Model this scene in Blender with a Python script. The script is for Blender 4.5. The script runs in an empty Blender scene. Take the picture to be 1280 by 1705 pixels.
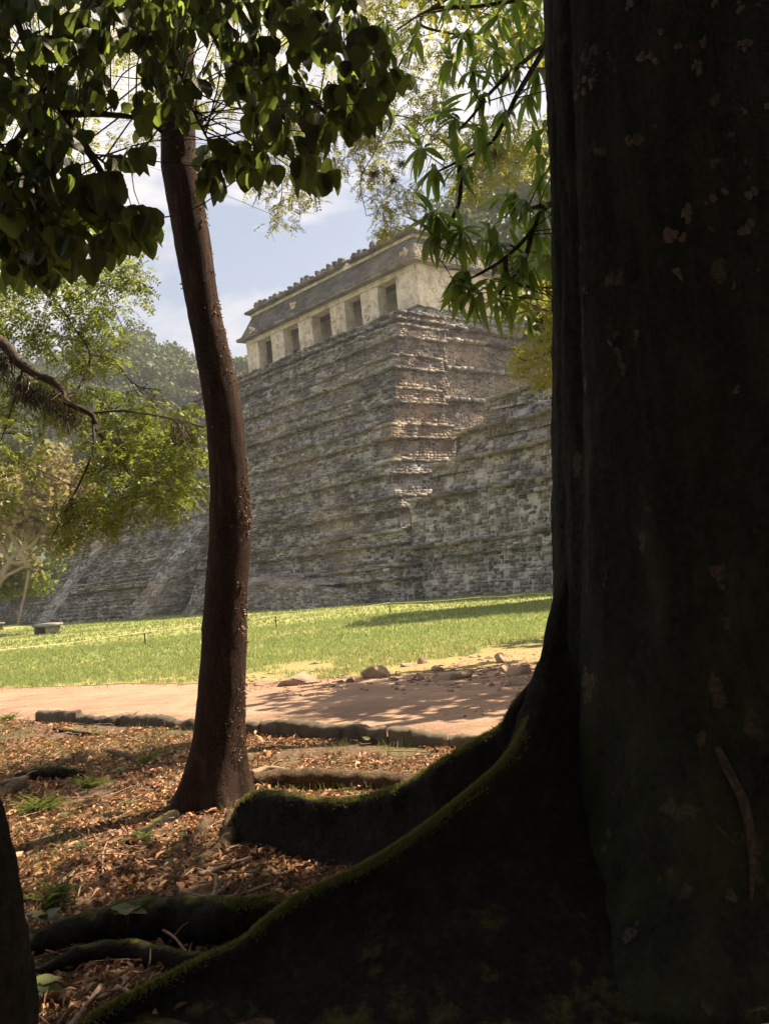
import bpy, math, random
import numpy as np
random.seed(7)
rng = np.random.default_rng(11)
S = bpy.context.scene
COL = S.collection
# ------------------------------------------------------------------ camera
CAM_PITCH, CAM_ROLL, FPX = 0.0672, 0.0935, 1559.0
cp, sp = math.cos(CAM_PITCH), math.sin(CAM_PITCH)
cr, sr = math.cos(CAM_ROLL), math.sin(CAM_ROLL)
fw = np.array([0, cp, sp]); r0 = np.array([1., 0, 0]); u0 = np.array([0, -sp, cp])
rt = cr*r0 - sr*u0
up = sr*r0 + cr*u0
O = np.array([0, 0, 1.6])
cam = bpy.data.cameras.new('camera'); camo = bpy.data.objects.new('camera', cam); COL.objects.link(camo)
from mathutils import Matrix, Vector
M3 = Matrix((tuple(rt), tuple(up), tuple(-fw))).transposed()
camo.matrix_world = Matrix.Translation(Vector(O)) @ M3.to_4x4()
cam.sensor_fit = 'VERTICAL'; cam.sensor_height = 36.0; cam.lens = FPX/1705.0*36.0
cam.clip_start = 0.05; cam.clip_end = 3000
S.camera = camo
# ------------------------------------------------------------------ light
SUN_AZ, SUN_EL = math.radians(62), math.radians(53)      # azimuth clockwise from +Y
sv = Vector((math.sin(SUN_AZ)*math.cos(SUN_EL), math.cos(SUN_AZ)*math.cos(SUN_EL), math.sin(SUN_EL)))
sun = bpy.data.lights.new('sun', 'SUN'); sun.energy = 5.0; sun.angle = math.radians(0.53); sun.color = (1.0, 0.82, 0.60)
suno = bpy.data.objects.new('sun', sun); COL.objects.link(suno)
suno.rotation_euler = (-sv).to_track_quat('-Z', 'Y').to_euler()
W = bpy.data.worlds.new('World'); S.world = W; W.use_nodes = True
nt = W.node_tree; nt.nodes.clear()
def N(nt, t, **k):
    n = nt.nodes.new(t)
    for a, b in k.items(): setattr(n, a, b)
    return n
wo = N(nt, 'ShaderNodeOutputWorld'); bg = N(nt, 'ShaderNodeBackground')
sky = N(nt, 'ShaderNodeTexSky', sky_type='NISHITA', sun_disc=False, sun_elevation=SUN_EL, sun_rotation=SUN_AZ,
        altitude=100, air_density=1.0, dust_density=4.0, ozone_density=1.0)
tc = N(nt, 'ShaderNodeTexCoord'); mp = N(nt, 'ShaderNodeMapping'); mp.inputs['Scale'].default_value = (1.0, 1.0, 2.2)
mp.inputs['Location'].default_value = (0.35, 0.1, 0.13)
cn = N(nt, 'ShaderNodeTexNoise'); cn.inputs['Scale'].default_value = 3.4; cn.inputs['Detail'].default_value = 9; cn.inputs['Roughness'].default_value = .56
cn.inputs['Distortion'].default_value = .25
rp = N(nt, 'ShaderNodeValToRGB'); rp.color_ramp.elements[0].position = .41; rp.color_ramp.elements[1].position = .55
sepz = N(nt, 'ShaderNodeSeparateXYZ')
mr = N(nt, 'ShaderNodeMapRange'); mr.inputs[1].default_value = .10; mr.inputs[2].default_value = .34
mul = N(nt, 'ShaderNodeMath', operation='MULTIPLY')
mx = N(nt, 'ShaderNodeMixRGB'); mx.inputs[2].default_value = (6.6, 6.2, 6.0, 1)
L = nt.links.new
L(tc.outputs['Generated'], mp.inputs[0]); L(mp.outputs[0], cn.inputs['Vector']); L(cn.outputs[0], rp.inputs[0])
L(tc.outputs['Generated'], sepz.inputs[0]); L(sepz.outputs[2], mr.inputs[0])
L(rp.outputs[0], mul.inputs[0]); L(mr.outputs[0], mul.inputs[1])
pal = N(nt, 'ShaderNodeMixRGB'); pal.inputs[0].default_value = .5; pal.inputs[2].default_value = (1.9, 2.6, 3.8, 1); L(sky.outputs[0], pal.inputs[1]); L(pal.outputs[0], mx.inputs[1]); L(mul.outputs[0], mx.inputs[0]); L(mx.outputs[0], bg.inputs[0])
bg.inputs[1].default_value = 0.058
L(bg.outputs[0], wo.inputs[0])
S.view_settings.view_transform = 'Standard'; S.view_settings.look = 'None'; S.view_settings.gamma = 1
S.view_settings.exposure = 1.55
S.render.engine = 'CYCLES'
S.cycles.max_bounces = 6; S.cycles.diffuse_bounces = 3; S.cycles.glossy_bounces = 2; S.cycles.transmission_bounces = 3
S.cycles.use_denoising = True
S.cycles.sample_clamp_indirect = 4
S.cycles.volume_step_rate = 4

# ------------------------------------------------------------------ maths helpers
def ray(x, y): return fw + (x-640)/FPX*rt + (852.5-y)/FPX*up
def gd(x, y, z=0.):
    d = ray(x, y); return O + d*((z-1.6)/d[2])
def at(x, y, Y):
    d = ray(x, y); return O + d*(Y/d[1])
def _h(ix, iy, iz):
    n = (ix*374761393 + iy*668265263 + iz*2147483647 + 1013904223).astype(np.int64)
    n = (n ^ (n >> 13))*1274126177
    n = (n ^ (n >> 16)) & 0xffffff
    return n/float(0xffffff)
def vn(P, s=1.0, seed=0):
    """smooth value noise in -1..1 for an (n,3) array"""
    P = np.asarray(P, float)*s + seed*17.3
    i = np.floor(P).astype(np.int64); f = P-i; f = f*f*(3-2*f)
    r = 0
    for dx in (0, 1):
        for dy in (0, 1):
            for dz in (0, 1):
                w = (f[:, 0] if dx else 1-f[:, 0])*(f[:, 1] if dy else 1-f[:, 1])*(f[:, 2] if dz else 1-f[:, 2])
                r = r + w*_h(i[:, 0]+dx, i[:, 1]+dy, i[:, 2]+dz)
    return r*2-1
def fbm(P, s=1., seed=0, o=3):
    r = 0; a = 1.
    for k in range(o):
        r = r + a*vn(P, s*2**k, seed+k); a *= .5
    return r/1.75
def nrm(v):
    v = np.asarray(v, float); return v/np.maximum(np.linalg.norm(v, axis=-1, keepdims=True), 1e-9)

# ------------------------------------------------------------------ object helpers
BASE = {}
class MB:
    """collects vertices and faces (tris and quads) of one mesh"""
    def __init__(s): s.v = []; s.f = []; s.n = 0; s.uv = []; s.mi = []
    def add(s, verts, faces, uv=None, mi=0):
        verts = np.asarray(verts, float).reshape(-1, 3); faces = np.asarray(faces, int)
        s.v.append(verts); s.f.append(faces + s.n); s.n += len(verts); s.uv.append(uv); s.mi.append(mi)
        return s
    def build(s, name, mat, parent=None, smooth=False):
        me = bpy.data.meshes.new(name)
        V = np.concatenate(s.v); base = BASE.get(parent.name, np.zeros(3)) if parent else np.zeros(3)
        V = V - base
        loops = np.concatenate([f.ravel() for f in s.f]).astype(np.int32)
        tot = np.concatenate([np.full(len(f), f.shape[1]) for f in s.f]).astype(np.int32)
        mi = np.concatenate([np.full(len(f), m) for f, m in zip(s.f, s.mi)]).astype(np.int32)
        st = np.concatenate([[0], np.cumsum(tot)[:-1]]).astype(np.int32)
        me.vertices.add(len(V)); me.vertices.foreach_set('co', V.astype(np.float32).ravel())
        me.loops.add(len(loops)); me.loops.foreach_set('vertex_index', loops)
        me.polygons.add(len(tot)); me.polygons.foreach_set('loop_start', st); me.polygons.foreach_set('loop_total', tot)
        mats = mat if isinstance(mat, (list, tuple)) else [mat]
        for m in mats: me.materials.append(m)
        me.polygons.foreach_set('material_index', mi)
        if smooth: me.polygons.foreach_set('use_smooth', np.ones(len(tot), bool))
        if all(u is not None for u in s.uv):
            uv = np.concatenate([np.asarray(u, float).reshape(-1, 2) for u in s.uv])
            lay = me.uv_layers.new(name='UVMap'); lay.data.foreach_set('uv', uv[loops].astype(np.float32).ravel())
        me.update(calc_edges=True); me.validate()
        o = bpy.data.objects.new(name, me); COL.objects.link(o)
        if parent: o.parent = parent
        BASE[o.name] = base
        return o
def tag(o, label=None, cat=None, group=None, kind=None):
    if label: o['label'] = label
    if cat: o['category'] = cat
    if group: o['group'] = group
    if kind: o['kind'] = kind
    return o
def thing(name, loc, label, cat, group=None):
    o = bpy.data.objects.new(name, None); COL.objects.link(o); o.location = tuple(loc); o.empty_display_size = .2
    BASE[o.name] = np.array(loc, float)
    return tag(o, label, cat, group)
def frames(d, n):
    """rotation matrices (k,3,3): columns side, dir, normal"""
    d = nrm(d); x = nrm(np.cross(d, n)); z = np.cross(x, d)
    return np.stack([x, d, z], axis=2)
def scatter(mb, T, F, pos, rot, scl, uv=None, mi=0):
    """replicate template T(verts) F(faces) at pos with rot(k,3,3) and scale(k or (k,3))"""
    T = np.asarray(T, float); F = np.asarray(F, int); k = len(pos)
    if k == 0: return
    scl = np.asarray(scl, float)
    if scl.ndim == 1: scl = np.repeat(scl[:, None], 3, 1)
    V = np.einsum('kij,kvj->kvi', rot, T[None]*scl[:, None, :]) + np.asarray(pos)[:, None, :]
    FF = (F[None] + (np.arange(k)*len(T))[:, None, None]).reshape(-1, F.shape[1])
    u = None if uv is None else np.tile(uv, (k, 1))
    mb.add(V.reshape(-1, 3), FF, u, mi)
def leaf_T(st, w, fold=.25, curve=.25, saw=0.):
    v = []; uv = []
    for i, (y, x) in enumerate(zip(st, w)):
        x2 = x*(1+(saw if i % 2 else -saw))
        z = -curve*y*y
        v += [(-x2, y, z+fold*x2), (0, y, z), (x2, y, z+fold*x2)]
        uv += [(-x2, y), (0, y), (x2, y)]
    f = []
    for i in range(len(st)-1):
        a = i*3; f += [(a, a+1, a+4, a+3), (a+1, a+2, a+5, a+4)]
    return np.array(v), np.array(f), np.array(uv)
def catmull(pts, n):
    P = np.asarray(pts, float); P = np.vstack([2*P[0]-P[1], P, 2*P[-1]-P[-2]]); out = []
    m = len(P)-3
    for t in np.linspace(0, m-1e-6, n):
        i = int(t); u = t-i; p0, p1, p2, p3 = P[i:i+4]
        out.append(.5*((2*p1)+(-p0+p2)*u+(2*p0-5*p1+4*p2-p3)*u*u+(-p0+3*p1-3*p2+p3)*u**3))
    return np.array(out)
def tube(mb, pts, rad, seg=8, n=None, rough=0., rs=8., seed=0, mi=0, squash=1.):
    pts = np.asarray(pts, float); rad = np.asarray(rad, float)
    if rad.ndim == 0: rad = np.full(len(pts), float(rad))
    if n:
        q = catmull(np.column_stack([pts, rad]), n); pts, rad = q[:, :3], q[:, 3]
    T = nrm(np.gradient(pts, axis=0)); ref = np.array([0, 0, 1.]) if abs(T[:, 2]).mean() < .8 else np.array([0, 1., 0])
    X = nrm(np.cross(T, ref)); Y = np.cross(X, T)
    a = np.linspace(0, 2*np.pi, seg, endpoint=False)
    V = pts[:, None] + rad[:, None, None]*(np.cos(a)[None, :, None]*X[:, None] + squash*np.sin(a)[None, :, None]*Y[:, None])
    if rough:
        Vf = V.reshape(-1, 3); nn = fbm(Vf, rs, seed); C0 = np.repeat(pts, seg, 0)
        V = (C0 + (Vf-C0)*(1+rough*nn)[:, None]).reshape(V.shape)
    k = len(pts); i = np.arange(k-1)[:, None]; j = np.arange(seg)[None]; j2 = (j+1) % seg
    F = np.stack([i*seg+j, i*seg+j2, (i+1)*seg+j2, (i+1)*seg+j], -1).reshape(-1, 4)
    V2 = np.vstack([V.reshape(-1, 3), pts[:1], pts[-1:]])
    mb.add(V2, F, mi=mi)
    # end caps as triangles
    c0, c1 = k*seg, k*seg+1; j = np.arange(seg)
    capv = len(V2)
    mb.f.append(np.stack([np.full(seg, c0), (j+1) % seg, j], -1) + mb.n - capv); mb.uv.append(None); mb.mi.append(mi)
    mb.f.append(np.stack([np.full(seg, c1), (k-1)*seg+j, (k-1)*seg+(j+1) % seg], -1) + mb.n - capv); mb.uv.append(None); mb.mi.append(mi)
    mb.v.append(np.zeros((0, 3)))
    return pts, rad
def grid(mb, P, mi=0, wrap=False):
    """P: (n,m,3) grid of points"""
    n, m = P.shape[:2]; i = np.arange(n-1)[:, None]; j = np.arange(m if wrap else m-1)[None]; j2 = (j+1) % m
    F = np.stack([i*m+j, i*m+j2, (i+1)*m+j2, (i+1)*m+j], -1).reshape(-1, 4)
    mb.add(P.reshape(-1, 3), F, mi=mi)
BOXF = np.array([(0, 3, 2, 1), (4, 5, 6, 7), (0, 1, 5, 4), (1, 2, 6, 5), (2, 3, 7, 6), (3, 0, 4, 7)])
BOXV = np.array([(-1, -1, -1), (1, -1, -1), (1, 1, -1), (-1, 1, -1), (-1, -1, 1), (1, -1, 1), (1, 1, 1), (-1, 1, 1)])*.5

# ------------------------------------------------------------------ materials
def newmat(name):
    m = bpy.data.materials.new(name); m.use_nodes = True; nt = m.node_tree; nt.nodes.clear()
    out = N(nt, 'ShaderNodeOutputMaterial'); b = N(nt, 'ShaderNodeBsdfPrincipled')
    b.inputs['Specular IOR Level'].default_value = .25
    nt.links.new(b.outputs[0], out.inputs[0])
    return m, nt, b, out
def noise(nt, vec, scale, detail=4, rough=.6, stretch=None):
    if stretch:
        mpn = N(nt, 'ShaderNodeMapping'); mpn.inputs['Scale'].default_value = stretch; nt.links.new(vec, mpn.inputs[0]); vec = mpn.outputs[0]
    n = N(nt, 'ShaderNodeTexNoise'); n.inputs['Scale'].default_value = scale; n.inputs['Detail'].default_value = detail
    n.inputs['Roughness'].default_value = rough; nt.links.new(vec, n.inputs['Vector']); return n.outputs[0]
def ramp(nt, fac, stops, interp='LINEAR'):
    r = N(nt, 'ShaderNodeValToRGB'); r.color_ramp.interpolation = interp
    e = r.color_ramp.elements
    while len(e) < len(stops): e.new(.5)
    for k, (p, c) in enumerate(stops): e[k].position = p; e[k].color = (*c, 1) if len(c) == 3 else c
    nt.links.new(fac, r.inputs[0]); return r.outputs[0]
def mix(nt, fac, a, b, mode='MIX'):
    m = N(nt, 'ShaderNodeMixRGB', blend_type=mode)
    for s_, x in ((0, fac), (1, a), (2, b)):
        if isinstance(x, (int, float)): m.inputs[s_].default_value = x
        elif isinstance(x, tuple): m.inputs[s_].default_value = (*x, 1)
        else: nt.links.new(x, m.inputs[s_])
    return m.outputs[0]
def math_(nt, op, a, b=0., c=None):
    m = N(nt, 'ShaderNodeMath', operation=op)
    for s_, x in ((0, a), (1, b)):
        if isinstance(x, (int, float)): m.inputs[s_].default_value = x
        else: nt.links.new(x, m.inputs[s_])
    return m.outputs[0]
def bump(nt, b, h, strength=.5, dist=.02):
    n = N(nt, 'ShaderNodeBump'); n.inputs['Strength'].default_value = strength; n.inputs['Distance'].default_value = dist
    nt.links.new(h, n.inputs['Height']); nt.links.new(n.outputs[0], b.inputs['Normal'])
def geo(nt): return N(nt, 'ShaderNodeNewGeometry').outputs
BW = lambda v: ((0, 0, 0) if v < .5 else (1, 1, 1))

def mat_stone(name, c0, c1, c2, stain=.75, warm=(.40, .30, .19), moss=.15, bs=1.):
    m, nt, b, out = newmat(name); g = geo(nt); P = g['Position']; lk = nt.links.new
    isl = ramp(nt, g['Random Per Island'], [(0, c0), (.45, c1), (1, c2)])
    n1 = noise(nt, P, .42, 9, .74, (1, 1, 1.9))
    n2 = noise(nt, P, 5., 6, .7)
    n3 = noise(nt, P, .16, 4, .6)
    c = mix(nt, math_(nt, 'MULTIPLY', ramp(nt, n2, [(.35, (0, 0, 0)), (.7, (1, 1, 1))]), .55), isl, tuple(x*.45 for x in c1))
    st = ramp(nt, n1, [(.43, (1, 1, 1)), (.55, (0, 0, 0))])
    c = mix(nt, math_(nt, 'MULTIPLY', st, stain), c, (.045, .043, .04))
    wm = ramp(nt, n3, [(.5, (0, 0, 0)), (.68, (1, 1, 1))])
    c = mix(nt, math_(nt, 'MULTIPLY', wm, .55), c, warm)
    sz = N(nt, 'ShaderNodeSeparateXYZ'); lk(P, sz.inputs[0])
    low = N(nt, 'ShaderNodeMapRange'); low.inputs[1].default_value = 11; low.inputs[2].default_value = 1; lk(sz.outputs[2], low.inputs[0])
    c = mix(nt, math_(nt, 'MULTIPLY', math_(nt, 'MULTIPLY', low.outputs[0], moss*1.3), ramp(nt, noise(nt, P, .9, 4), [(.4, (0, 0, 0)), (.65, (1, 1, 1))])), c, (.075, .085, .035))
    lk(c, b.inputs['Base Color']); b.inputs['Roughness'].default_value = .95
    bump(nt, b, math_(nt, 'ADD', noise(nt, P, 9., 6, .7), math_(nt, 'MULTIPLY', noise(nt, P, 2.2, 4), 1.5)), .8*bs, .06*bs)
    return m
M_STONE = mat_stone('weathered_stone', (.055, .055, .053), (.235, .23, .215), (.62, .59, .53), stain=.74, warm=(.30, .25, .19), moss=.07)
M_MORTAR = mat_stone('pale_mortar', (.50, .49, .46), (.50, .49, .46), (.50, .49, .46), stain=.6, warm=(.36, .31, .25), moss=.08)
M_RUBBLE = mat_stone('pale_rubble', (.12, .12, .12), (.26, .26, .255), (.48, .48, .47), stain=.5, moss=.05)
M_SLAB = mat_stone('ledge_stone', (.08, .078, .07), (.20, .19, .17), (.42, .40, .36), stain=.7)
M_ROOF = mat_stone('dark_roof_stone', (.10, .10, .09), (.16, .155, .14), (.22, .21, .19), stain=.75, moss=.1)
def mat_plaster():
    m, nt, b, out = newmat('old_cream_plaster'); g = geo(nt); P = g['Position']; lk = nt.links.new
    n1 = noise(nt, P, 1.1, 8, .72, (1, 1, .8)); n2 = noise(nt, P, 7., 6, .7); n3 = noise(nt, P, .5, 4)
    c = ramp(nt, n1, [(.3, (.34, .25, .15)), (.45, (.68, .58, .42)), (.58, (.86, .78, .62)), (.75, (.58, .46, .28))])
    c = mix(nt, ramp(nt, n2, [(.5, (0, 0, 0)), (.75, (.7, .7, .7))]), c, (.2, .17, .13))
    c = mix(nt, ramp(nt, n3, [(.5, (0, 0, 0)), (.72, (.6, .6, .6))]), c, (.33, .25, .14))
    lk(c, b.inputs['Base Color']); b.inputs['Roughness'].default_value = .9
    bump(nt, b, math_(nt, 'ADD', n1, math_(nt, 'MULTIPLY', n2, .4)), .9, .12)
    return m
M_PLASTER = mat_plaster()

def mat_bark(name, c0, c1, c2, stretch=(1, 1, .18), sc=9., moss=0., lichen=0., rough=.9, bs=.6, bd=.03, mosscol=(.10, .13, .02), greenlow=0.):
    m, nt, b, out = newmat(name); g = geo(nt); P = g['Position']; lk = nt.links.new
    n1 = noise(nt, P, sc, 7, .7, stretch); n2 = noise(nt, P, sc*4, 5, .7)
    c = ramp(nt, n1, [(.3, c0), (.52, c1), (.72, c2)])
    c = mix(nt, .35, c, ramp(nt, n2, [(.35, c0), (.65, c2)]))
    h = math_(nt, 'ADD', math_(nt, 'ADD', n1, math_(nt, 'MULTIPLY', n2, .5)), math_(nt, 'MULTIPLY', noise(nt, P, sc*11, 4, .8), .2))
    if lichen:
        l = noise(nt, P, 6.5, 3, .55, (1, 1, .7)); lm = ramp(nt, l, [(.635, (0, 0, 0)), (.67, (1, 1, 1))])
        l2 = noise(nt, P, 60, 3); lm = math_(nt, 'MULTIPLY', lm, ramp(nt, l2, [(.35, (.2, .2, .2)), (.6, (1, 1, 1))]))
        c = mix(nt, math_(nt, 'MULTIPLY', lm, lichen), c, (.42, .36, .26))
        l3 = ramp(nt, noise(nt, P, 3.2, 5, .7, (1, 1, .45)), [(.56, (0, 0, 0)), (.66, (1, 1, 1))])
        c = mix(nt, math_(nt, 'MULTIPLY', l3, .5), c, (.075, .085, .065))
    if moss:
        sz = N(nt, 'ShaderNodeSeparateXYZ'); lk(g['Normal'], sz.inputs[0])
        a = math_(nt, 'ADD', sz.outputs[2], math_(nt, 'MULTIPLY', noise(nt, P, 7., 5, .7), 1.1))
        mm = ramp(nt, math_(nt, 'MULTIPLY', a, .6), [(.84, (0, 0, 0)), (.98, (1, 1, 1))])
        c = mix(nt, math_(nt, 'MULTIPLY', mm, moss), c, mosscol)
    if greenlow:
        sz2 = N(nt, 'ShaderNodeSeparateXYZ'); lk(P, sz2.inputs[0])
        lo = N(nt, 'ShaderNodeMapRange'); lo.inputs[1].default_value = 1.7; lo.inputs[2].default_value = .3; lk(sz2.outputs[2], lo.inputs[0])
        gm = ramp(nt, noise(nt, P, 2.6, 6, .7), [(.42, (0, 0, 0)), (.62, (1, 1, 1))])
        c = mix(nt, math_(nt, 'MULTIPLY', math_(nt, 'MULTIPLY', lo.outputs[0], gm), greenlow), c, (.07, .085, .022))
    lk(c, b.inputs['Base Color']); b.inputs['Roughness'].default_value = rough; b.inputs['Specular IOR Level'].default_value = .12
    bump(nt, b, h, bs, bd)
    return m
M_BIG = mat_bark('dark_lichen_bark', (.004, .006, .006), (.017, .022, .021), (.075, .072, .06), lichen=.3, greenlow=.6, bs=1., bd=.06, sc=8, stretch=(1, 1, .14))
M_ROOT = mat_bark('mossy_root_bark', (.008, .008, .007), (.02, .018, .014), (.055, .043, .03), stretch=(1, 1, 1), sc=8, moss=.85, bs=1., mosscol=(.17, .16, .035), bd=.04)
M_SLIM = mat_bark('red_brown_bark', (.008, .006, .005), (.022, .014, .011), (.12, .068, .048), sc=14, bs=.9, bd=.015)
M_LIMB = mat_bark('grey_brown_limb', (.03, .024, .018), (.075, .06, .045), (.15, .12, .09), stretch=(1, 1, 1), sc=14, moss=.4, bs=.6, bd=.01)
M_PALE = mat_bark('pale_limb', (.18, .14, .1), (.3, .25, .19), (.42, .36, .29), sc=4)
M_DEADROOT = mat_bark('dry_root', (.03, .02, .014), (.09, .062, .042), (.24, .165, .11), stretch=(1, 1, 1), sc=12, bs=.9, bd=.02, moss=.25, mosscol=(.14, .14, .04))
M_STICK = mat_bark('dry_stick', (.16, .11, .08), (.3, .21, .15), (.45, .34, .25), stretch=(1, 1, 1), sc=30, bs=.4, bd=.004)

def mat_leaf(name, cols, trans, tcol, veins=0., rough=.45, spec=.3, use_uv=False):
    m, nt, b, out = newmat(name); g = geo(nt); lk = nt.links.new
    k = len(cols); c = ramp(nt, g['Random Per Island'], [(i/(k-1), x) for i, x in enumerate(cols)])
    n2 = noise(nt, g['Position'], 30., 3)
    c = mix(nt, .25, c, ramp(nt, n2, [(.35, (.5, .5, .5)), (.7, (1.4, 1.4, 1.4))]), 'MULTIPLY')
    if use_uv:
        uv = N(nt, 'ShaderNodeUVMap'); sx = N(nt, 'ShaderNodeSeparateXYZ'); lk(uv.outputs[0], sx.inputs[0])
        ax = math_(nt, 'ABSOLUTE', sx.outputs[0])
        w = math_(nt, 'SUBTRACT', sx.outputs[1], math_(nt, 'MULTIPLY', ax, .75))
        w = math_(nt, 'FRACT', math_(nt, 'MULTIPLY', w, 9.))
        vs = ramp(nt, w, [(0, (1, 1, 1)), (.12, (0, 0, 0)), (.92, (0, 0, 0)), (1, (1, 1, 1))])
        mid = ramp(nt, ax, [(.008, (1, 1, 1)), (.02, (0, 0, 0))])
        vv = math_(nt, 'MAXIMUM', vs, mid)
        c = mix(nt, math_(nt, 'MULTIPLY', vv, veins), c, (.22, .26, .08))
        bump(nt, b, vv, .3, .004)
    lk(c, b.inputs['Base Color']); b.inputs['Roughness'].default_value = rough; b.inputs['Specular IOR Level'].default_value = spec
    t = N(nt, 'ShaderNodeBsdfTranslucent'); lk(mix(nt, .75, c, tcol), t.inputs[0])
    ms = N(nt, 'ShaderNodeMixShader'); 
    if isinstance(trans, tuple): lk(ramp(nt, math_(nt, 'FRACT', math_(nt, 'MULTIPLY', g['Random Per Island'], 7.31)), [(i/(len(trans)-1), (x, x, x)) for i, x in enumerate(trans)]), ms.inputs[0])
    else: ms.inputs[0].default_value = trans
    lk(b.outputs[0], ms.inputs[1]); lk(t.outputs[0], ms.inputs[2]); lk(ms.outputs[0], out.inputs[0])
    return m
M_BROAD = mat_leaf('broad_leaf', [(.012, .016, .008), (.022, .027, .014), (.035, .038, .018), (.05, .042, .024)], (.14, .20, .34, .7), (.36, .50, .08), veins=.28, use_uv=True)
M_MANGO = mat_leaf('lance_leaf', [(.03, .055, .013), (.05, .09, .02), (.09, .14, .03), (.12, .13, .035)], .5, (.36, .56, .08), rough=.35, spec=.45)
M_FEATH = mat_leaf('feather_leaf', [(.05, .075, .014), (.09, .13, .02), (.15, .18, .03), (.22, .20, .05)], .5, (.30, .37, .06))
M_FINE = mat_leaf('fine_yellow_leaf', [(.06, .07, .02), (.12, .13, .03), (.22, .2, .05), (.1, .12, .03)], .5, (.50, .52, .10))
M_LOBE = mat_leaf('yellow_green_leaf', [(.1, .12, .02), (.18, .2, .03), (.28, .26, .05)], .5, (.42, .43, .07))
M_TAN = mat_leaf('tan_leaf', [(.16, .13, .06), (.26, .2, .09), (.2, .2, .07), (.34, .26, .13)], .35, (.5, .42, .16))
M_WOOD = mat_leaf('forest_leaf', [(.022, .04, .014), (.045, .07, .02), (.075, .095, .03), (.05, .07, .028)], .2, (.14, .2, .04), rough=.6)
M_SHADE = mat_leaf('crown_leaf', [(.02, .035, .01), (.04, .06, .015)], .12, (.12, .2, .03))
M_LITTER = mat_leaf('dead_leaf', [(.035, .018, .011), (.10, .05, .027), (.36, .18, .10), (.74, .45, .27), (.17, .08, .04), (.46, .25, .14)], .12, (.5, .28, .12), rough=.7, spec=.2)
M_GRASS = mat_leaf('grass_blade', [(.08, .13, .03), (.14, .20, .055), (.22, .27, .09), (.34, .30, .15)], .42, (.38, .48, .15))
M_MOSS = mat_leaf('moss_tuft', [(.08, .09, .022), (.2, .2, .05), (.34, .31, .09)], .3, (.34, .34, .09))
M_PEEL_SUN = mat_leaf('sunlit_edge_peel', [(.04, .024, .018), (.13, .075, .05), (.26, .16, .11)], .15, (.5, .27, .15), rough=.6)
M_WEED = mat_leaf('weed_blade', [(.05, .07, .02), (.09, .12, .03), (.17, .18, .06), (.26, .22, .11)], .35, (.22, .28, .06))
M_EPI = mat_leaf('air_plant_leaf', [(.05, .04, .025), (.1, .075, .04)], .15, (.2, .15, .06))

def mat_ground():
    m, nt, b, out = newmat('forest_floor'); g = geo(nt); P = g['Position']; lk = nt.links.new
    n1 = noise(nt, P, .9, 6, .65); n2 = noise(nt, P, 22, 6, .75); n3 = noise(nt, P, 5, 5, .7)
    c = ramp(nt, n2, [(.3, (.05, .032, .02)), (.5, (.15, .095, .06)), (.68, (.32, .21, .14))])
    c = mix(nt, ramp(nt, n1, [(.46, (0, 0, 0)), (.62, (.8, .8, .8))]), c, mix(nt, .5, c, (.15, .17, .05)))
    lk(c, b.inputs['Base Color']); b.inputs['Roughness'].default_value = 1
    bump(nt, b, math_(nt, 'ADD', n2, math_(nt, 'MULTIPLY', n3, 1.5)), 1., .04); return m
def mat_path():
    m, nt, b, out = newmat('pink_dirt'); g = geo(nt); P = g['Position']; lk = nt.links.new
    n1 = noise(nt, P, .8, 5, .6, (.5, 1, 1)); n2 = noise(nt, P, 16, 7, .8); n3 = noise(nt, P, 4, 5, .7, (.4, 1, 1))
    c = ramp(nt, n1, [(.3, (.33, .21, .145)), (.55, (.45, .295, .205)), (.75, (.56, .38, .27))])
    c = mix(nt, .8, c, ramp(nt, n3, [(.3, (.62, .60, .58)), (.65, (1.1, 1.1, 1.1))]), 'MULTIPLY')
    c = mix(nt, ramp(nt, n2, [(.56, (0, 0, 0)), (.70, (.85, .85, .85))]), c, (.16, .09, .055))
    lk(c, b.inputs['Base Color']); b.inputs['Roughness'].default_value = 1
    bump(nt, b, math_(nt, 'ADD', n2, math_(nt, 'MULTIPLY', n3, 2.)), 1., .04); return m
def mat_lawn():
    m, nt, b, out = newmat('lawn_grass'); g = geo(nt); P = g['Position']; lk = nt.links.new
    n1 = noise(nt, P, .22, 6, .65, (.6, 1, 1)); n2 = noise(nt, P, 7, 6, .8); n3 = noise(nt, P, 1.3, 5, .7)
    c = ramp(nt, n1, [(.3, (.15, .19, .05)), (.5, (.26, .28, .085)), (.68, (.42, .34, .16))])
    c = mix(nt, .7, c, ramp(nt, n2, [(.3, (.45, .5, .4)), (.65, (1.15, 1.15, 1.1))]), 'MULTIPLY')
    sy = N(nt, 'ShaderNodeSeparateXYZ'); lk(P, sy.inputs[0])
    near = N(nt, 'ShaderNodeMapRange'); near.inputs[1].default_value = 24; near.inputs[2].default_value = 15; lk(sy.outputs[1], near.inputs[0])
    px = N(nt, 'ShaderNodeMapRange'); px.inputs[1].default_value = -6; px.inputs[2].default_value = 1; px.inputs[3].default_value = .35; lk(sy.outputs[0], px.inputs[0])
    d = math_(nt, 'ADD', ramp(nt, n3, [(.35, (0, 0, 0)), (.62, (.75, .75, .75))]), math_(nt, 'MULTIPLY', near.outputs[0], .3))
    c = mix(nt, math_(nt, 'MULTIPLY', d, math_(nt, 'MULTIPLY', near.outputs[0], px.outputs[0])), c, (.42, .28, .15))
    c = mix(nt, ramp(nt, noise(nt, P, .5, 4, .6), [(.60, (0, 0, 0)), (.72, (.45, .45, .45))]), c, (.42, .33, .14))
    lk(c, b.inputs['Base Color']); b.inputs['Roughness'].default_value = 1
    bump(nt, b, n2, 1., .06); return m
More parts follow.
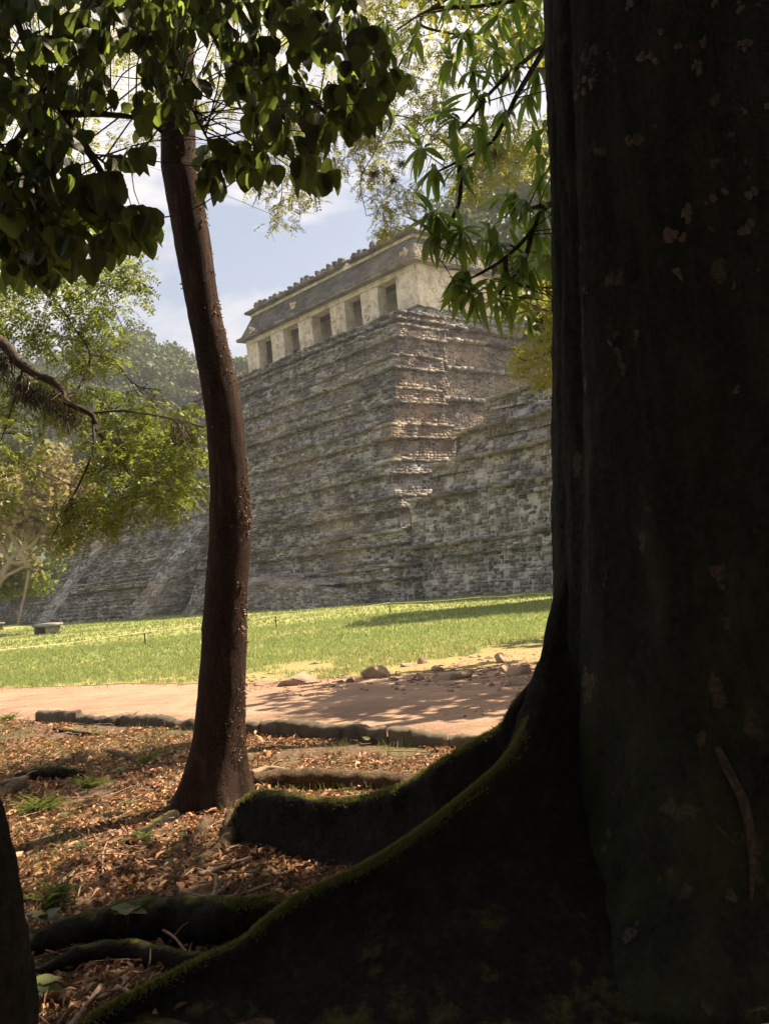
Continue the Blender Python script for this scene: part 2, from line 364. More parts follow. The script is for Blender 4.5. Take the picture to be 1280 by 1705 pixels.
def mat_plain(name, col, rough=.8):
    m, nt, b, out = newmat(name); g = geo(nt)
    c = mix(nt, .5, ramp(nt, noise(nt, g['Position'], 8, 5), [(.3, tuple(x*.6 for x in col)), (.7, tuple(min(1, x*1.3) for x in col))]), col)
    nt.links.new(c, b.inputs['Base Color']); b.inputs['Roughness'].default_value = rough; return m
M_GROUND, M_PATH, M_LAWN = mat_ground(), mat_path(), mat_lawn()
M_KERB = mat_stone('kerb_stone', (.05, .04, .03), (.10, .08, .06), (.17, .14, .10), stain=.5, moss=.1, bs=.4)
M_ROCK = mat_stone('lawn_rock', (.22, .15, .1), (.36, .26, .18), (.48, .37, .26), stain=.3, moss=0, bs=.4)
M_POST = mat_plain('post_wood', (.05, .035, .025)); M_ROPE = mat_plain('pale_rope', (.62, .55, .42))
M_HILL = mat_plain('hill_soil', (.03, .05, .02), 1)

# ------------------------------------------------------------------ terrain
KERB = [gd(*p) for p in ((-420, 1176), (-150, 1186), (60, 1203), (200, 1208), (330, 1216), (430, 1224), (560, 1233), (700, 1244), (790, 1250), (1000, 1268), (1500, 1310))]
KX = np.array([p[0] for p in KERB]); KY = np.array([p[1] for p in KERB])
def kerby(x): return np.interp(x, KX, KY)
FARP = [gd(*p) for p in ((-500, 1168), (0, 1153), (100, 1151), (330, 1148), (430, 1150), (500, 1144), (640, 1140), (760, 1128), (870, 1118), (1100, 1100), (1500, 1080))]
FX = np.array([p[0] for p in FARP]); FY = np.array([p[1] for p in FARP])
def pathfar(x): return np.interp(x, FX, FY)
def sstep(a, b, x):
    t = np.clip((x-a)/(b-a), 0, 1); return t*t*(3-2*t)
def height(x, y):
    x = np.asarray(x, float); y = np.asarray(y, float)
    P = np.stack([x.ravel(), y.ravel(), 0*x.ravel()], 1)
    n = (fbm(P, .55, 3)*.10 + fbm(P, 2.2, 5)*.045).reshape(x.shape)
    k = kerby(x); fore = 1-sstep(k-.8, k-.1, y)
    z = n*fore - .03*fore + .10*sstep(k+.0, k+.45, y)*(1-sstep(14, 30, y))
    z = z + fbm(P, .15, 9).reshape(x.shape)*.12*sstep(20, 30, y)
    hA = 36*np.exp(-(((x+78)/62)**2+((y-255)/70)**2)/2)*(1+.22*fbm(P, .02, 4).reshape(x.shape))
    hA = hA + 19*np.exp(-(((x+38)/40)**2+((y-250)/50)**2)/2)
    hC = 25*np.exp(-(((x+190)/80)**2+((y-230)/80)**2)/2)
    hB = 51*sstep(1, 12, x)*np.exp(-(((x-35)/45)**2+((y-130)/30)**2)/2)*(1+.12*fbm(P, .04, 7).reshape(x.shape))
    z = np.where(np.hypot(x, y) > 800, -3., z)*1.
    return z + (hA+hC)*sstep(95, 180, y) + hB*sstep(84, 108, y)
def sheet(name, xs, ys, mat, dz=0., yfun=None, smooth=True):
    X, Y = np.meshgrid(xs, ys)
    if yfun: X, Y = yfun(X, Y)
    Z = height(X, Y)+dz
    mb = MB(); grid(mb, np.stack([X, Y, Z], -1)); return mb.build(name, mat, None, smooth)
# near ground fine, far terrain coarse but one sheet
xs = np.concatenate([np.linspace(-900, -260, 10), np.linspace(-250, -24, 80), np.linspace(-22, -8, 36), np.linspace(-7.9, 5.9, 170), np.linspace(6.2, 24, 36), np.linspace(26, 250, 80), np.linspace(280, 900, 10)])
ys = np.concatenate([np.linspace(-600, -40, 10), np.linspace(-30, 2.6, 30), np.linspace(2.7, 16, 200), np.linspace(16.5, 60, 60), np.linspace(62, 340, 110), np.linspace(400, 1300, 12)])
g_o = sheet('ground', xs, ys, [M_GROUND, M_HILL]); tag(g_o, kind='structure')
pv = np.zeros(len(g_o.data.polygons)*3); g_o.data.polygons.foreach_get('center', pv); pv = pv.reshape(-1, 3)
g_o.data.polygons.foreach_set('material_index', ((pv[:, 1] > 96) | (pv[:, 1] < -25) | (abs(pv[:, 0]) > 70)).astype(np.int32))
us = np.linspace(0, 1, 60)
def pf(X, Y):
    k = kerby(X)+.07; f = pathfar(X)+.5; return X, k+(f-k)*Y
tag(sheet('path', np.linspace(-24, 16, 260), us, M_PATH, .006, pf), kind='structure')
def lf(X, Y):
    P = np.stack([X.ravel(), 0*X.ravel(), 0*X.ravel()], 1)
    w = (fbm(P, .9, 21)*.35+fbm(P, 3.5, 22)*.14).reshape(X.shape)
    f = pathfar(X)+w; return X, f+(95-f)*Y**2.2
tag(sheet('lawn', np.linspace(-60, 45, 420), np.linspace(0, 1, 150), M_LAWN, .014, lf), kind='structure')

# ------------------------------------------------------------------ masonry
ANG = .7074
U = np.array([-math.sin(ANG), math.cos(ANG), 0]); Vv = np.array([math.cos(ANG), math.sin(ANG), 0]); Zz = np.array([0, 0, 1.])
C0 = np.array([4.22, 72.2, 0.])
def W_(t, v, z): return C0 + t*U + v*Vv + z*Zz
def masonry(mb, bl, br, tr, tl, sh=.2, sw=.42, dep=.05, jit=.03, back=True, mi_s=0, mi_m=1, skip=.05, wob=.12, seed=0):
    """rubble wall on the quad bl br tr tl (seen from outside, anticlockwise): separate stones set proud of mortar"""
    bl, br, tr, tl = map(lambda q: np.asarray(q, float), (bl, br, tr, tl))
    n = nrm(np.cross(br-bl, tl-bl)); Lb = np.linalg.norm(br-bl); H = np.linalg.norm(tl-bl)
    if Lb < .05 or H < .05: return
    r = np.random.default_rng(seed+int(Lb*100)+int(H*1000))
    vs = [0.]
    while vs[-1] < H-.6*sh: vs.append(vs[-1]+sh*r.uniform(.65, 1.35))
    vs = np.array(vs); vs = vs/vs[-1] if vs[-1] > 0 else vs
    quads = []; deps = []
    for i in range(len(vs)-1):
        us_ = [0.-r.uniform(0, .3)*0]
        while us_[-1] < Lb: us_.append(us_[-1]+sw*r.uniform(.45, 1.7))
        us_ = np.array(us_)/us_[-1]
        a = np.stack([us_[:-1], us_[1:]], 1); k = len(a)
        ju = r.uniform(-1, 1, (k, 4))*jit/Lb; jv = r.uniform(-1, 1, (k, 4))*jit/H*.8
        gp = .018
        q = np.stack([np.stack([a[:, 0]+gp/Lb+abs(ju[:, 0]), vs[i]+gp/H+jv[:, 0]+0*a[:, 0]], -1), np.stack([a[:, 1]-gp/Lb-abs(ju[:, 1]), vs[i]+gp/H+jv[:, 1]+0*a[:, 0]], -1),
                      np.stack([a[:, 1]-gp/Lb-abs(ju[:, 2]), vs[i+1]-gp/H+jv[:, 2]+0*a[:, 0]], -1), np.stack([a[:, 0]+gp/Lb+abs(ju[:, 3]), vs[i+1]-gp/H+jv[:, 3]+0*a[:, 0]], -1)], 1)
        keep = r.random(k) > skip
        quads.append(q[keep]); deps.append(r.uniform(.25, 1., keep.sum())*dep)
    Q = np.concatenate(quads); D = np.concatenate(deps)
    u_, v_ = Q[..., 0:1], Q[..., 1:2]
    Pq = (bl*(1-u_)*(1-v_)+br*u_*(1-v_)+tr*u_*v_+tl*(1-u_)*v_)
    fr = Pq + n*D[:, None, None]
    c = fr.mean(1, keepdims=True); fr = c+(fr-c)*.9 + n*r.uniform(-.3, .3, (len(Q), 4, 1))*dep*.5
    bk = Pq - n*.06
    k = len(Q); VV = np.concatenate([bk, fr], 1)
    flat = VV.reshape(-1, 3); flat = flat + n*(fbm(flat, .5, seed+2)*wob)[:, None]
    F = np.array([(4, 5, 6, 7), (0, 1, 5, 4), (1, 2, 6, 5), (2, 3, 7, 6), (3, 0, 4, 7)])
    mb.add(flat, (F[None]+(np.arange(k)*8)[:, None, None]).reshape(-1, 4), mi=mi_s)
    if back:
        nu = max(2, int(Lb/.8)); nv = max(2, int(H/.5)); gu, gv = np.meshgrid(np.linspace(0, 1, nu), np.linspace(0, 1, nv)); gu = gu[..., None]; gv = gv[..., None]
        G = bl*(1-gu)*(1-gv)+br*gu*(1-gv)+tr*gu*gv+tl*(1-gu)*gv
        Gf = G.reshape(-1, 3); Gf = Gf + n*(fbm(Gf, .5, seed+2)*wob)[:, None]
        grid(mb, Gf.reshape(G.shape), mi=mi_m)
def slabrow(mb, a, b, w, h, proud, seed=0, mi=2, sw=.6, jz=.03):
    """row of flat slabs along a->b, w deep (inwards), h thick, top at a.z"""
    a = np.asarray(a, float); b = np.asarray(b, float); Ls = np.linalg.norm(b-a)
    if Ls < .2: return
    d = (b-a)/Ls; inn = np.cross(Zz, d); r = np.random.default_rng(seed+int(Ls*77))
    x = 0.
    Vs = []; k = 0
    while x < Ls:
        l = sw*r.uniform(.5, 1.7); l = min(l, Ls-x+.05)
        p = proud*r.uniform(.2, 1.3); hh = h*r.uniform(.75, 1.2); zz = r.uniform(-jz, jz)
        if r.random() > .04:
            B = BOXV+.5
            V = a + d*(x+B[:, :1]*l*.97) + inn*(B[:, 1:2]*(w+p)-p) + Zz*(zz+(B[:, 2:3]-1)*hh) + r.uniform(-.025, .025, (8, 3))
            Vs.append(V); k += 1
        x += l
    if k: mb.add(np.concatenate(Vs), (BOXF[None]+(np.arange(k)*8)[:, None, None]).reshape(-1, 4), mi=mi)

M_SIDE = mat_stone('sun_tinted_side_stone', (.05, .044, .038), (.22, .185, .15), (.48, .41, .34), stain=.8, warm=(.34, .22, .14), moss=.05)  # side stone and mortar tinted orange brown to paint in warm sunlight
M_SIDE_SUN_M = mat_stone('sun_tinted_mortar', (.34, .27, .21), (.34, .27, .21), (.34, .27, .21), stain=.6, warm=(.34, .22, .14), moss=.05)
MM = [M_STONE, M_MORTAR, M_SLAB, M_RUBBLE, M_SIDE, M_SIDE_SUN_M]
pyr = thing('stepped_pyramid', W_(12, 0, 0), 'huge grey stepped stone pyramid of rubble masonry rising behind the lawn', 'pyramid')
LV = [(0., 14.2, 12.0), (2.1, 13.22, 10.86), (4.2, 12.44, 9.52), (6.4, 11.63, 8.11), (8.8, 10.33, 6.99), (11.4, 8.84, 5.86), (14.1, 7.35, 4.62), (16.8, 5.77, 3.48), (19.4, 4.3, 2.1), (20.9, 2.9, .95)]
FARK = 2.08; VD = 24.0
def tfar(b): return 25+b*FARK
for k in range(len(LV)-1):
    z0, a0, b0 = LV[k]; z1, a1, b1 = LV[k+1]
    ba = min(.45, (a0-a1)*.4); bb = min(.45, (b0-b1)*.4); H = z1-z0
    mb = MB(); zb = z1-H*.36; pr_ = .3
    am, bm = a0-ba*.6, b0-bb*.6
    at_, bt = a0-ba, b0-bb
    # front: lower wall, upper band set proud
    masonry(mb, W_(tfar(b0), -a0, z0), W_(-b0, -a0, z0), W_(-bm, -am, zb), W_(tfar(bm), -am, zb), seed=k*10, wob=.12, jit=.05, dep=.10)
    masonry(mb, W_(tfar(bm)+pr_, -am-pr_, zb), W_(-bm-pr_, -am-pr_, zb), W_(-bt-pr_, -at_-pr_, z1-.1), W_(tfar(bt)+pr_, -at_-pr_, z1-.1), seed=k*10+1, sh=.17, wob=.12, jit=.05, dep=.10)
    slabrow(mb, W_(tfar(bt)+.2, -at_-pr_, z1+.04), W_(-bt-.2, -at_-pr_, z1+.04), 1.6, .18, .28, seed=k, jz=.06)
    slabrow(mb, W_(tfar(bm)+.2, -am-pr_, zb+.06), W_(-bm-.2, -am-pr_, zb+.06), .5, .14, .16, seed=k+40, sw=.5, jz=.05)
    # right side: corner block then a wall set back
    blk = 4.4 if z0 > 10 else 5.5
    rec = 1.3 if z0 > 10 else .6
    v1 = -at_+blk
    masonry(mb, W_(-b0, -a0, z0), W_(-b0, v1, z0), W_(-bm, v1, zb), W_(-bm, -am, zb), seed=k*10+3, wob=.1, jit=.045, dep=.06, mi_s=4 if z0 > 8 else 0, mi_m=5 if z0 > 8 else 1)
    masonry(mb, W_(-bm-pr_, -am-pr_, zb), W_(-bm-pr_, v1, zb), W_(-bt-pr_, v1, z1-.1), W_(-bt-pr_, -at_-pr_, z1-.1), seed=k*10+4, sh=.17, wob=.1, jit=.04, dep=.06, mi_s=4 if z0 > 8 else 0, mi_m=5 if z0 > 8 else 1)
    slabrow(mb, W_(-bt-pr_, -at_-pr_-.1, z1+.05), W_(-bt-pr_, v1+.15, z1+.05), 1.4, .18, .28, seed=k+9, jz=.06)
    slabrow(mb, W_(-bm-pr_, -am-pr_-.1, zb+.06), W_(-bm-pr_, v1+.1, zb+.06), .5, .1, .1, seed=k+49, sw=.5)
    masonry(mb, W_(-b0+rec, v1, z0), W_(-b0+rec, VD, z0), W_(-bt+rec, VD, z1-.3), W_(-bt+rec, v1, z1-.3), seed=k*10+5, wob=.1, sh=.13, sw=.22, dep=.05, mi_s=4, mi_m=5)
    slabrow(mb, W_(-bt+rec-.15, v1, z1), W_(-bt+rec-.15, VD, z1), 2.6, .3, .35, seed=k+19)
    for (q0, q1) in (((-b0, z0), (-bt, z1)),):
        masonry(mb, W_(-b0, v1, z0), W_(-b0+rec, v1, z0), W_(-bt+rec, v1, z1-.1), W_(-bt, v1, z1-.1), seed=k*10+6, wob=.0)
    # ledge tops and the hidden ends
    tp = np.array([W_(-bt+.05, -at_, z1-.03), W_(tfar(bt), -at_, z1-.03), W_(tfar(bt), VD, z1-.03), W_(-bt+.05+0, VD, z1-.03)])
    tp[0] = W_(-bt, -at_, z1-.03); tp[3] = W_(-bt+rec, VD, z1-.03)
    tp = np.array([W_(-bt, -at_, z1-.03), W_(-bt, v1, z1-.03), W_(-bt+rec, v1, z1-.03), W_(-bt+rec, VD, z1-.03), W_(tfar(bt), VD, z1-.03), W_(tfar(bt), -at_, z1-.03)])
    mb.add(tp, [(5, 4, 3, 2)], mi=1); mb.add(tp, [(5, 2, 1, 0)], mi=1)
    masonry(mb, W_(tfar(b0), VD, z0), W_(tfar(b0), -a0, z0), W_(tfar(bt), -at_, z1-.05), W_(tfar(bt), VD, z1-.05), seed=k*10+7, sh=.4, sw=.8)
    mb.add([W_(tfar(b0), VD, z0), W_(-b0+rec, VD, z0), W_(-bt+rec, VD, z1), W_(tfar(bt), VD, z1)], [(0, 3, 2, 1)], mi=1)
    mb.build('tier', MM, pyr)
# plinth steps under the temple
mb = MB()
for (z0, z1, a, b) in ((20.85, 21.55, 1.25, .6), (21.55, 22.3, .4, .22)):
    masonry(mb, W_(25+b, -a, z0), W_(-b, -a, z0), W_(-b, -a+.06, z1), W_(25+b, -a+.06, z1), seed=901, sh=.16)
    masonry(mb, W_(-b, -a, z0), W_(-b, 12.5, z0), W_(-b+.06, 12.5, z1), W_(-b+.06, -a+.06, z1), seed=902, sh=.16)
    slabrow(mb, W_(25+b, -a, z1+.01), W_(-b, -a, z1+.01), 1.4, .13, .12, seed=91)
    slabrow(mb, W_(-b, -a, z1+.01), W_(-b, 12.5, z1+.01), 1.4, .13, .12, seed=92)
    mb.add([W_(-b, -a, z1-.06), W_(25+b, -a, z1-.06), W_(25+b, 12.5, z1-.06), W_(-b, 12.5, z1-.06)], [(0, 3, 2, 1)], mi=1)
    mb.add([W_(25+b, 12.5, z0), W_(25+b, -a, z0), W_(25+b, -a, z1-.06), W_(25+b, 12.5, z1-.06)], [(0, 1, 2, 3)], mi=1)
mb.build('plinth', MM, pyr)
# low broken terrace at the foot of the front
mb = MB(); tB = -12.
T0, T1 = tB+6.2, tB+22.5
vf = -14.2-2.6
masonry(mb, W_(T1, vf, 0), W_(T0, vf, -.1), W_(T0+1.2, vf+.7, 1.35), W_(T1-.6, vf+.9, 2.3), seed=71, sh=.2, wob=.3, dep=.12, jit=.06)
masonry(mb, W_(T0, vf, -.1), W_(T0-2, -14.0, -.1), W_(T0-.6, -13.9, .9), W_(T0+1.2, vf+.7, 1.35), seed=72, wob=.2, dep=.12)
masonry(mb, W_(T1+.4, -13.5, 0), W_(T1, vf, 0), W_(T1-.6, vf+.9, 2.3), W_(T1-.4, -13.4, 2.9), seed=73, wob=.2, dep=.12, mi_s=3)
masonry(mb, W_(T1-.6, vf+.9, 2.3), W_(T0+1.2, vf+.7, 1.35), W_(T0-.6, -13.4, 1.5), W_(T1-.4, -13.2, 2.9), seed=74, wob=.25, dep=.16, jit=.08, mi_s=3, sh=.28)
mb.build('broken_terrace', MM, pyr)
# staircase in the front
ts0, ts1 = tB+29.5, tB+46.0
def sv_(z): return -14.2-3.2+z*.86         # v of the stair surface at height z
mb = MB(); z = 0.; r_ = np.random.default_rng(5)
st = .34
while z < 21.2:
    zz = z+st*r_.uniform(.85, 1.15); v0 = sv_(z)
    if abs(z-2.7) < .3: v0 -= .9
    masonry(mb, W_(ts1, v0, z-.05), W_(ts0, v0, z-.05), W_(ts0, v0+.03, zz), W_(ts1, v0+.03, zz), seed=int(z*10), sh=.17, sw=.5, wob=.1, dep=.07, mi_m=0)
    slabrow(mb, W_(ts1, v0, zz+.01), W_(ts0, v0, zz+.01), .75, .1, .06 if abs(z-2.7) > .3 else .25, seed=int(z*10)+1, mi=2 if abs(z-2.7) < .3 else 0)
    z = zz
mb.build('staircase', [M_STONE, M_MORTAR, M_RUBBLE, M_RUBBLE], pyr)
for tt in (ts0-3.0, ts1):
    mb = MB(); w = 3.0; pj = .9
    n_ = 22
    zs = np.linspace(0, 21, n_)
    for q in range(n_-1):
        za, zb_ = zs[q], zs[q+1]; j0, j1 = r_.uniform(-.12, .12, 2)
        masonry(mb, W_(tt+w, sv_(za)-pj, za), W_(tt, sv_(za)-pj, za), W_(tt, sv_(zb_)-pj, zb_), W_(tt+w, sv_(zb_)-pj, zb_), seed=q+300, sh=.3, sw=.5, dep=.18, jit=.09, wob=.3, mi_s=3)
        masonry(mb, W_(tt, sv_(za)-pj, za), W_(tt, sv_(za)+4.5, za), W_(tt, sv_(zb_)+4.5, zb_), W_(tt, sv_(zb_)-pj, zb_), seed=q+330, wob=.1)
    mb.build('balustrade', [M_STONE, M_MORTAR, M_SLAB, M_RUBBLE], pyr)
# sloping rubble fill right of the stair (broad, pale)
mb = MB(); ta, tb_ = ts0-7., ts0-3.0
masonry(mb, W_(tb_, -15.3, 0), W_(ta, -14.9, 0), W_(ta+1, -7.9, 10.5), W_(tb_, -7.9, 10.5), seed=88, sh=.3, sw=.45, dep=.2, jit=.09, wob=.5)
masonry(mb, W_(ta, -14.9, 0), W_(ta-.2, -12, 0), W_(ta+1, -6, 10.5), W_(ta+1, -7.9, 10.5), seed=89, wob=.2)
mb.build('rubble_ramp', MM, pyr)

mb = MB()
for (z0, z1, v) in ((0, 1.7, -13.6), (1.7, 3.3, -12.2)):
    masonry(mb, W_(68, v, z0), W_(49.5, v, z0), W_(49.5, v+.3, z1), W_(68, v+.3, z1), seed=97, sh=.22, wob=.3, dep=.1)
    slabrow(mb, W_(68, v+.3, z1+.05), W_(49.5, v+.3, z1+.05), 1.6, .16, .1, seed=98)
    mb.add([W_(49.5, v+.3, z1-.03), W_(68, v+.3, z1-.03), W_(68, 4, z1-.03), W_(49.5, 4, z1-.03)], [(0, 3, 2, 1)], mi=1)
mb.build('end_terrace', MM, pyr)
# neighbouring terraced platform on the right
plat = thing('terraced_platform', W_(-20, -10, 0), 'dark stained terraced stone platform joined to the right side of the pyramid', 'platform')
PL = [(0., -13.5, 3.1), (3.1, -13.05, 5.9), (5.9, -12.3, 7.8), (7.8, -11.4, 9.5), (9.5, -10.4, 11.2)]
for k, (z0, v, z1) in enumerate(PL):
    mb = MB(); tl_ = (-10.0, -10.8, -12.4, -13.6, -15.4)[k]; tr_ = -42.
    zb = z1-.75
    masonry(mb, W_(tl_, v, z0), W_(tr_, v, z0), W_(tr_, v+.35, zb), W_(tl_, v+.35, zb), seed=500+k, sh=.22, sw=.4, dep=.09, jit=.06, wob=.4)
    masonry(mb, W_(tl_, v+.2, zb), W_(tr_, v+.2, zb), W_(tr_, v+.35, z1-.08), W_(tl_, v+.35, z1-.08), seed=510+k, sh=.2, sw=.4, dep=.12, jit=.06, wob=.4)
    slabrow(mb, W_(tl_, v+.25, z1+.05), W_(tr_, v+.25, z1+.05), 1.5, .22, .3, seed=520+k, jz=.08)
    mb.add([W_(tl_, v+.3, z1-.03), W_(tr_, v+.3, z1-.03), W_(tr_, 8, z1-.03), W_(tl_, 8, z1-.03)], [(0, 1, 2, 3)], mi=1)
    mb.add([W_(tr_, v, z0), W_(tr_, 8, z0), W_(tr_, 8, z1-.03), W_(tr_, v+.3, z1-.03)], [(0, 1, 2, 3)], mi=1)
    masonry(mb, W_(tl_, 8, z0), W_(tl_, v, z0), W_(tl_, v+.3, z1-.05), W_(tl_, 8, z1-.05), seed=540+k)
    mb.add([W_(tr_, 8, z0), W_(tl_, 8, z0), W_(tl_, 8, z1-.03), W_(tr_, 8, z1-.03)], [(0, 1, 2, 3)], mi=1)
    mb.build('tier', MM, plat)

# ------------------------------------------------------------------ temple on top
tem = thing('temple', W_(12.5, 5, 22.5), 'cream plastered stone temple with five dark doorways and mansard roof on the pyramid top', 'temple')
ZF, ZD, ZW = 22.25, 25.36, 25.88
DO = [(2.48, 4.79), (7.0, 9.2), (11.3, 14.05), (16.2, 18.6), (20.7, 22.98)]
def wallgrid(mb, bl, br, tr, tl, wob=.06, s=.25, mi=0, seed=0):
    bl, br, tr, tl = map(lambda q: np.asarray(q, float), (bl, br, tr, tl)); n = nrm(np.cross(br-bl, tl-bl))
    nu = max(2, int(np.linalg.norm(br-bl)/s)+1); nv = max(2, int(np.linalg.norm(tl-bl)/s)+1)
    gu, gv = np.meshgrid(np.linspace(0, 1, nu), np.linspace(0, 1, nv)); gu = gu[..., None]; gv = gv[..., None]
    G = bl*(1-gu)*(1-gv)+br*gu*(1-gv)+tr*gu*gv+tl*(1-gu)*gv; f = G.reshape(-1, 3)
    f = f+n*(fbm(f, 1.3, seed)*wob)[:, None]; grid(mb, f.reshape(G.shape), mi=mi)
edges = [0.] + [x for d in DO for x in d] + [25.]
th = .95
for i in range(0, len(edges), 2):
    a, b = edges[i], edges[i+1]; mb = MB()
    wallgrid(mb, W_(b, 0, ZF-.2), W_(a, 0, ZF-.2), W_(a, 0, ZD), W_(b, 0, ZD), seed=i)
    wallgrid(mb, W_(a, 0, ZF-.2), W_(a, th, ZF-.2), W_(a, th, ZD), W_(a, 0, ZD), seed=i)
    wallgrid(mb, W_(b, th, ZF-.2), W_(b, 0, ZF-.2), W_(b, 0, ZD), W_(b, th, ZD), seed=i)
    wallgrid(mb, W_(a, th, ZF-.2), W_(b, th, ZF-.2), W_(b, th, ZD), W_(a, th, ZD), seed=i)
    # raised stucco panel remains
    if 0 < i < len(edges)-2:
        for q in range(5):
            c = W_(r_.uniform(a+.4, b-.4), -.03, r_.uniform(ZF+.4, ZD-.3)); rr = r_.uniform(.12, .3)
            pts = np.array([c+rr*(math.cos(w_)*U*.8*r_.uniform(.7, 1.3)+math.sin(w_)*Zz*r_.uniform(.7, 1.3)) for w_ in np.linspace(0, 6.28, 9)[:-1]])
            tube(mb, pts, .045, 5, 14)
    mb.build('pier', M_PLASTER, tem)
mb = MB()
wallgrid(mb, W_(25, -.06, ZD), W_(0, -.06, ZD), W_(0, -.06, ZW), W_(25, -.06, ZW), seed=4)
for a, b in DO:
    mb.add([W_(b, -.06, ZD), W_(a, -.06, ZD), W_(a, th, ZD), W_(b, th, ZD)], [(0, 3, 2, 1)])
mb.add([W_(0, th, ZD-.01), W_(25, th, ZD-.01), W_(25, th, ZW), W_(0, th, ZW)], [(0, 1, 2, 3)])
mb.build('lintel', M_PLASTER, tem)
mb = MB()
for (a, b, v0, v1) in ((-.02, None, .0, 10.4), (25.02, None, .0, 10.4)):
    if a < 1: wallgrid(mb, W_(a, v0, ZF-.2), W_(a, v1, ZF-.2), W_(a, v1, ZW), W_(a, v0, ZW), wob=.09, seed=31)
    else: wallgrid(mb, W_(a, v1, ZF-.2), W_(a, v0, ZF-.2), W_(a, v0, ZW), W_(a, v1, ZW), seed=32)
wallgrid(mb, W_(0, 10.4, ZF-.2), W_(25, 10.4, ZF-.2), W_(25, 10.4, ZW), W_(0, 10.4, ZW), s=1)
# raised ring of old stucco on the side wall
for q in range(6):
    c = W_(-.06, 1.8+q*.55+r_.uniform(-.2, .2), 24.+r_.uniform(-.8, .9)); rr = r_.uniform(.2, .5)
    pts = np.array([c+rr*(math.cos(w_)*Vv*r_.uniform(.6, 1.2)+math.sin(w_)*Zz*r_.uniform(.7, 1.2)) for w_ in np.linspace(0, 5.6, 9)])
    tube(mb, pts, .06, 5, 16)
mb.build('side_wall', M_PLASTER, tem)
mb = MB()
# inner wall with three openings, floor and ceiling of the portico
ID = [(3.5, 5.0), (11.9, 13.4), (20.6, 22.2)]; ie = [0.3] + [x for d in ID for x in d] + [24.7]
for i in range(0, len(ie), 2): wallgrid(mb, W_(ie[i+1], 3.1, ZF), W_(ie[i], 3.1, ZF), W_(ie[i], 3.1, 25.8), W_(ie[i+1], 3.1, 25.8), seed=50+i)
for a, b in ID: mb.add([W_(b, 3.1, 24.3), W_(a, 3.1, 24.3), W_(a, 3.1, 25.8), W_(b, 3.1, 25.8)], [(0, 1, 2, 3)])
mb.add([W_(.1, .9, 25.82), W_(24.9, .9, 25.82), W_(24.9, 6, 25.82), W_(.1, 6, 25.82)], [(0, 1, 2, 3)])
mb.build('inner_wall', M_PLASTER, tem)
# eaves slab
def ring(t0, t1, v0, v1, z): return np.array([W_(t0, v0, z), W_(t1, v0, z), W_(t1, v1, z), W_(t0, v1, z)])
def loft(mb, rings, mi=0, s=.5, wob=.05, seed=0):
    for a, b in zip(rings[:-1], rings[1:]):
        for i in range(4):
            j = (i+1) % 4
            wallgrid(mb, a[j], a[i], b[i], b[j], wob=wob, s=s, mi=mi, seed=seed)
mb = MB(); e = .62
wavy = [ring(-e, 25+e, -e, 10.4+e, 25.80), ring(-e-.08, 25+e+.08, -e-.08, 10.4+e+.08, 25.84), ring(-e-.05, 25+e+.05, -e-.05, 10.4+e+.05, 26.00)]
q = wavy[0]; mb.add(q, [(0, 1, 2, 3)][::1])
loft(mb, wavy, s=.4, wob=.03)
slabrow(mb, W_(25+e, -e, 26.10), W_(-e, -e, 26.10), .9, .12, .12, seed=1, mi=0, sw=.7)
slabrow(mb, W_(-e, -e, 26.10), W_(-e, 10.4+e, 26.10), .9, .12, .12, seed=2, mi=0, sw=.7)
mb.build('eaves', M_SLAB, tem)
mb = MB()
R0 = (-.5, 25.5, -.5, 10.9); R1 = (.55, 24.45, .55, 9.9)
def masring(z0, A, z1, B, **k):
    a = ring(*A, z0); b = ring(*B, z1)
    for i in range(4):
        j = (i+1) % 4; masonry(mb, a[j], a[i], b[i], b[j], **k)
masring(25.98, R0, 28.18, R1, seed=600, sh=.2, sw=.45, dep=.03, jit=.03, wob=.12)
R2 = (.42, 24.58, .42, 10.03); R3 = (.5, 24.5, .5, 9.95)
mbr = mb
mbr.build('roof', [M_ROOF, M_ROOF, M_ROOF, M_ROOF], tem)
mb = MB()
masring(28.18, R2, 28.5, R3, seed=610, sh=.2, sw=.6, dep=.04, wob=.06)
rr_ = ring(*R2, 28.19); mb.add(rr_, [(0, 1, 2, 3)])
rr_ = ring(.1, 24.9, .1, 10.3, 28.72)
for i in range(4):
    slabrow(mb, rr_[(i+1) % 4], rr_[i], 1.2, .2, .12, seed=620+i, mi=2, sw=.8, jz=.05)
rr_ = ring(.6, 24.4, .6, 9.8, 28.6); mb.add(rr_, [(0, 3, 2, 1)], mi=1)
mb.build('roof_band', [M_PLASTER, M_PLASTER, M_ROOF, M_ROOF], tem)
# second low roof storey and crest stones
mb = MB()
masring(28.6, (1.2, 23.8, 1.2, 9.2), 29.05, (1.5, 23.5, 1.5, 8.9), seed=630, sh=.2, dep=.05)
rr_ = ring(1.5, 23.5, 1.5, 8.9, 29.03); mb.add(rr_, [(0, 3, 2, 1)])
mb.build('roof_top', [M_ROOF]*4, tem)
for q in range(27):
    t = 1.0+q*.86+r_.uniform(-.12, .12); mb = MB(); hh = r_.uniform(.3, .6); ww = r_.uniform(.3, .62)
    if q in (4, 9, 15, 20): hh *= .5
    for lay in range(2):
        B = BOXV*np.array([ww*(1-.25*lay), .6, hh*.6]); P = W_(t+r_.uniform(-.06, .06), .55, 28.74+hh*(.3+.5*lay)) + B[:, :1]*U + B[:, 1:2]*Vv + B[:, 2:3]*Zz + r_.uniform(-.05, .05, (8, 3))
        mb.add(P, BOXF)
    mb.build('crest_stone', M_ROOF, tem)
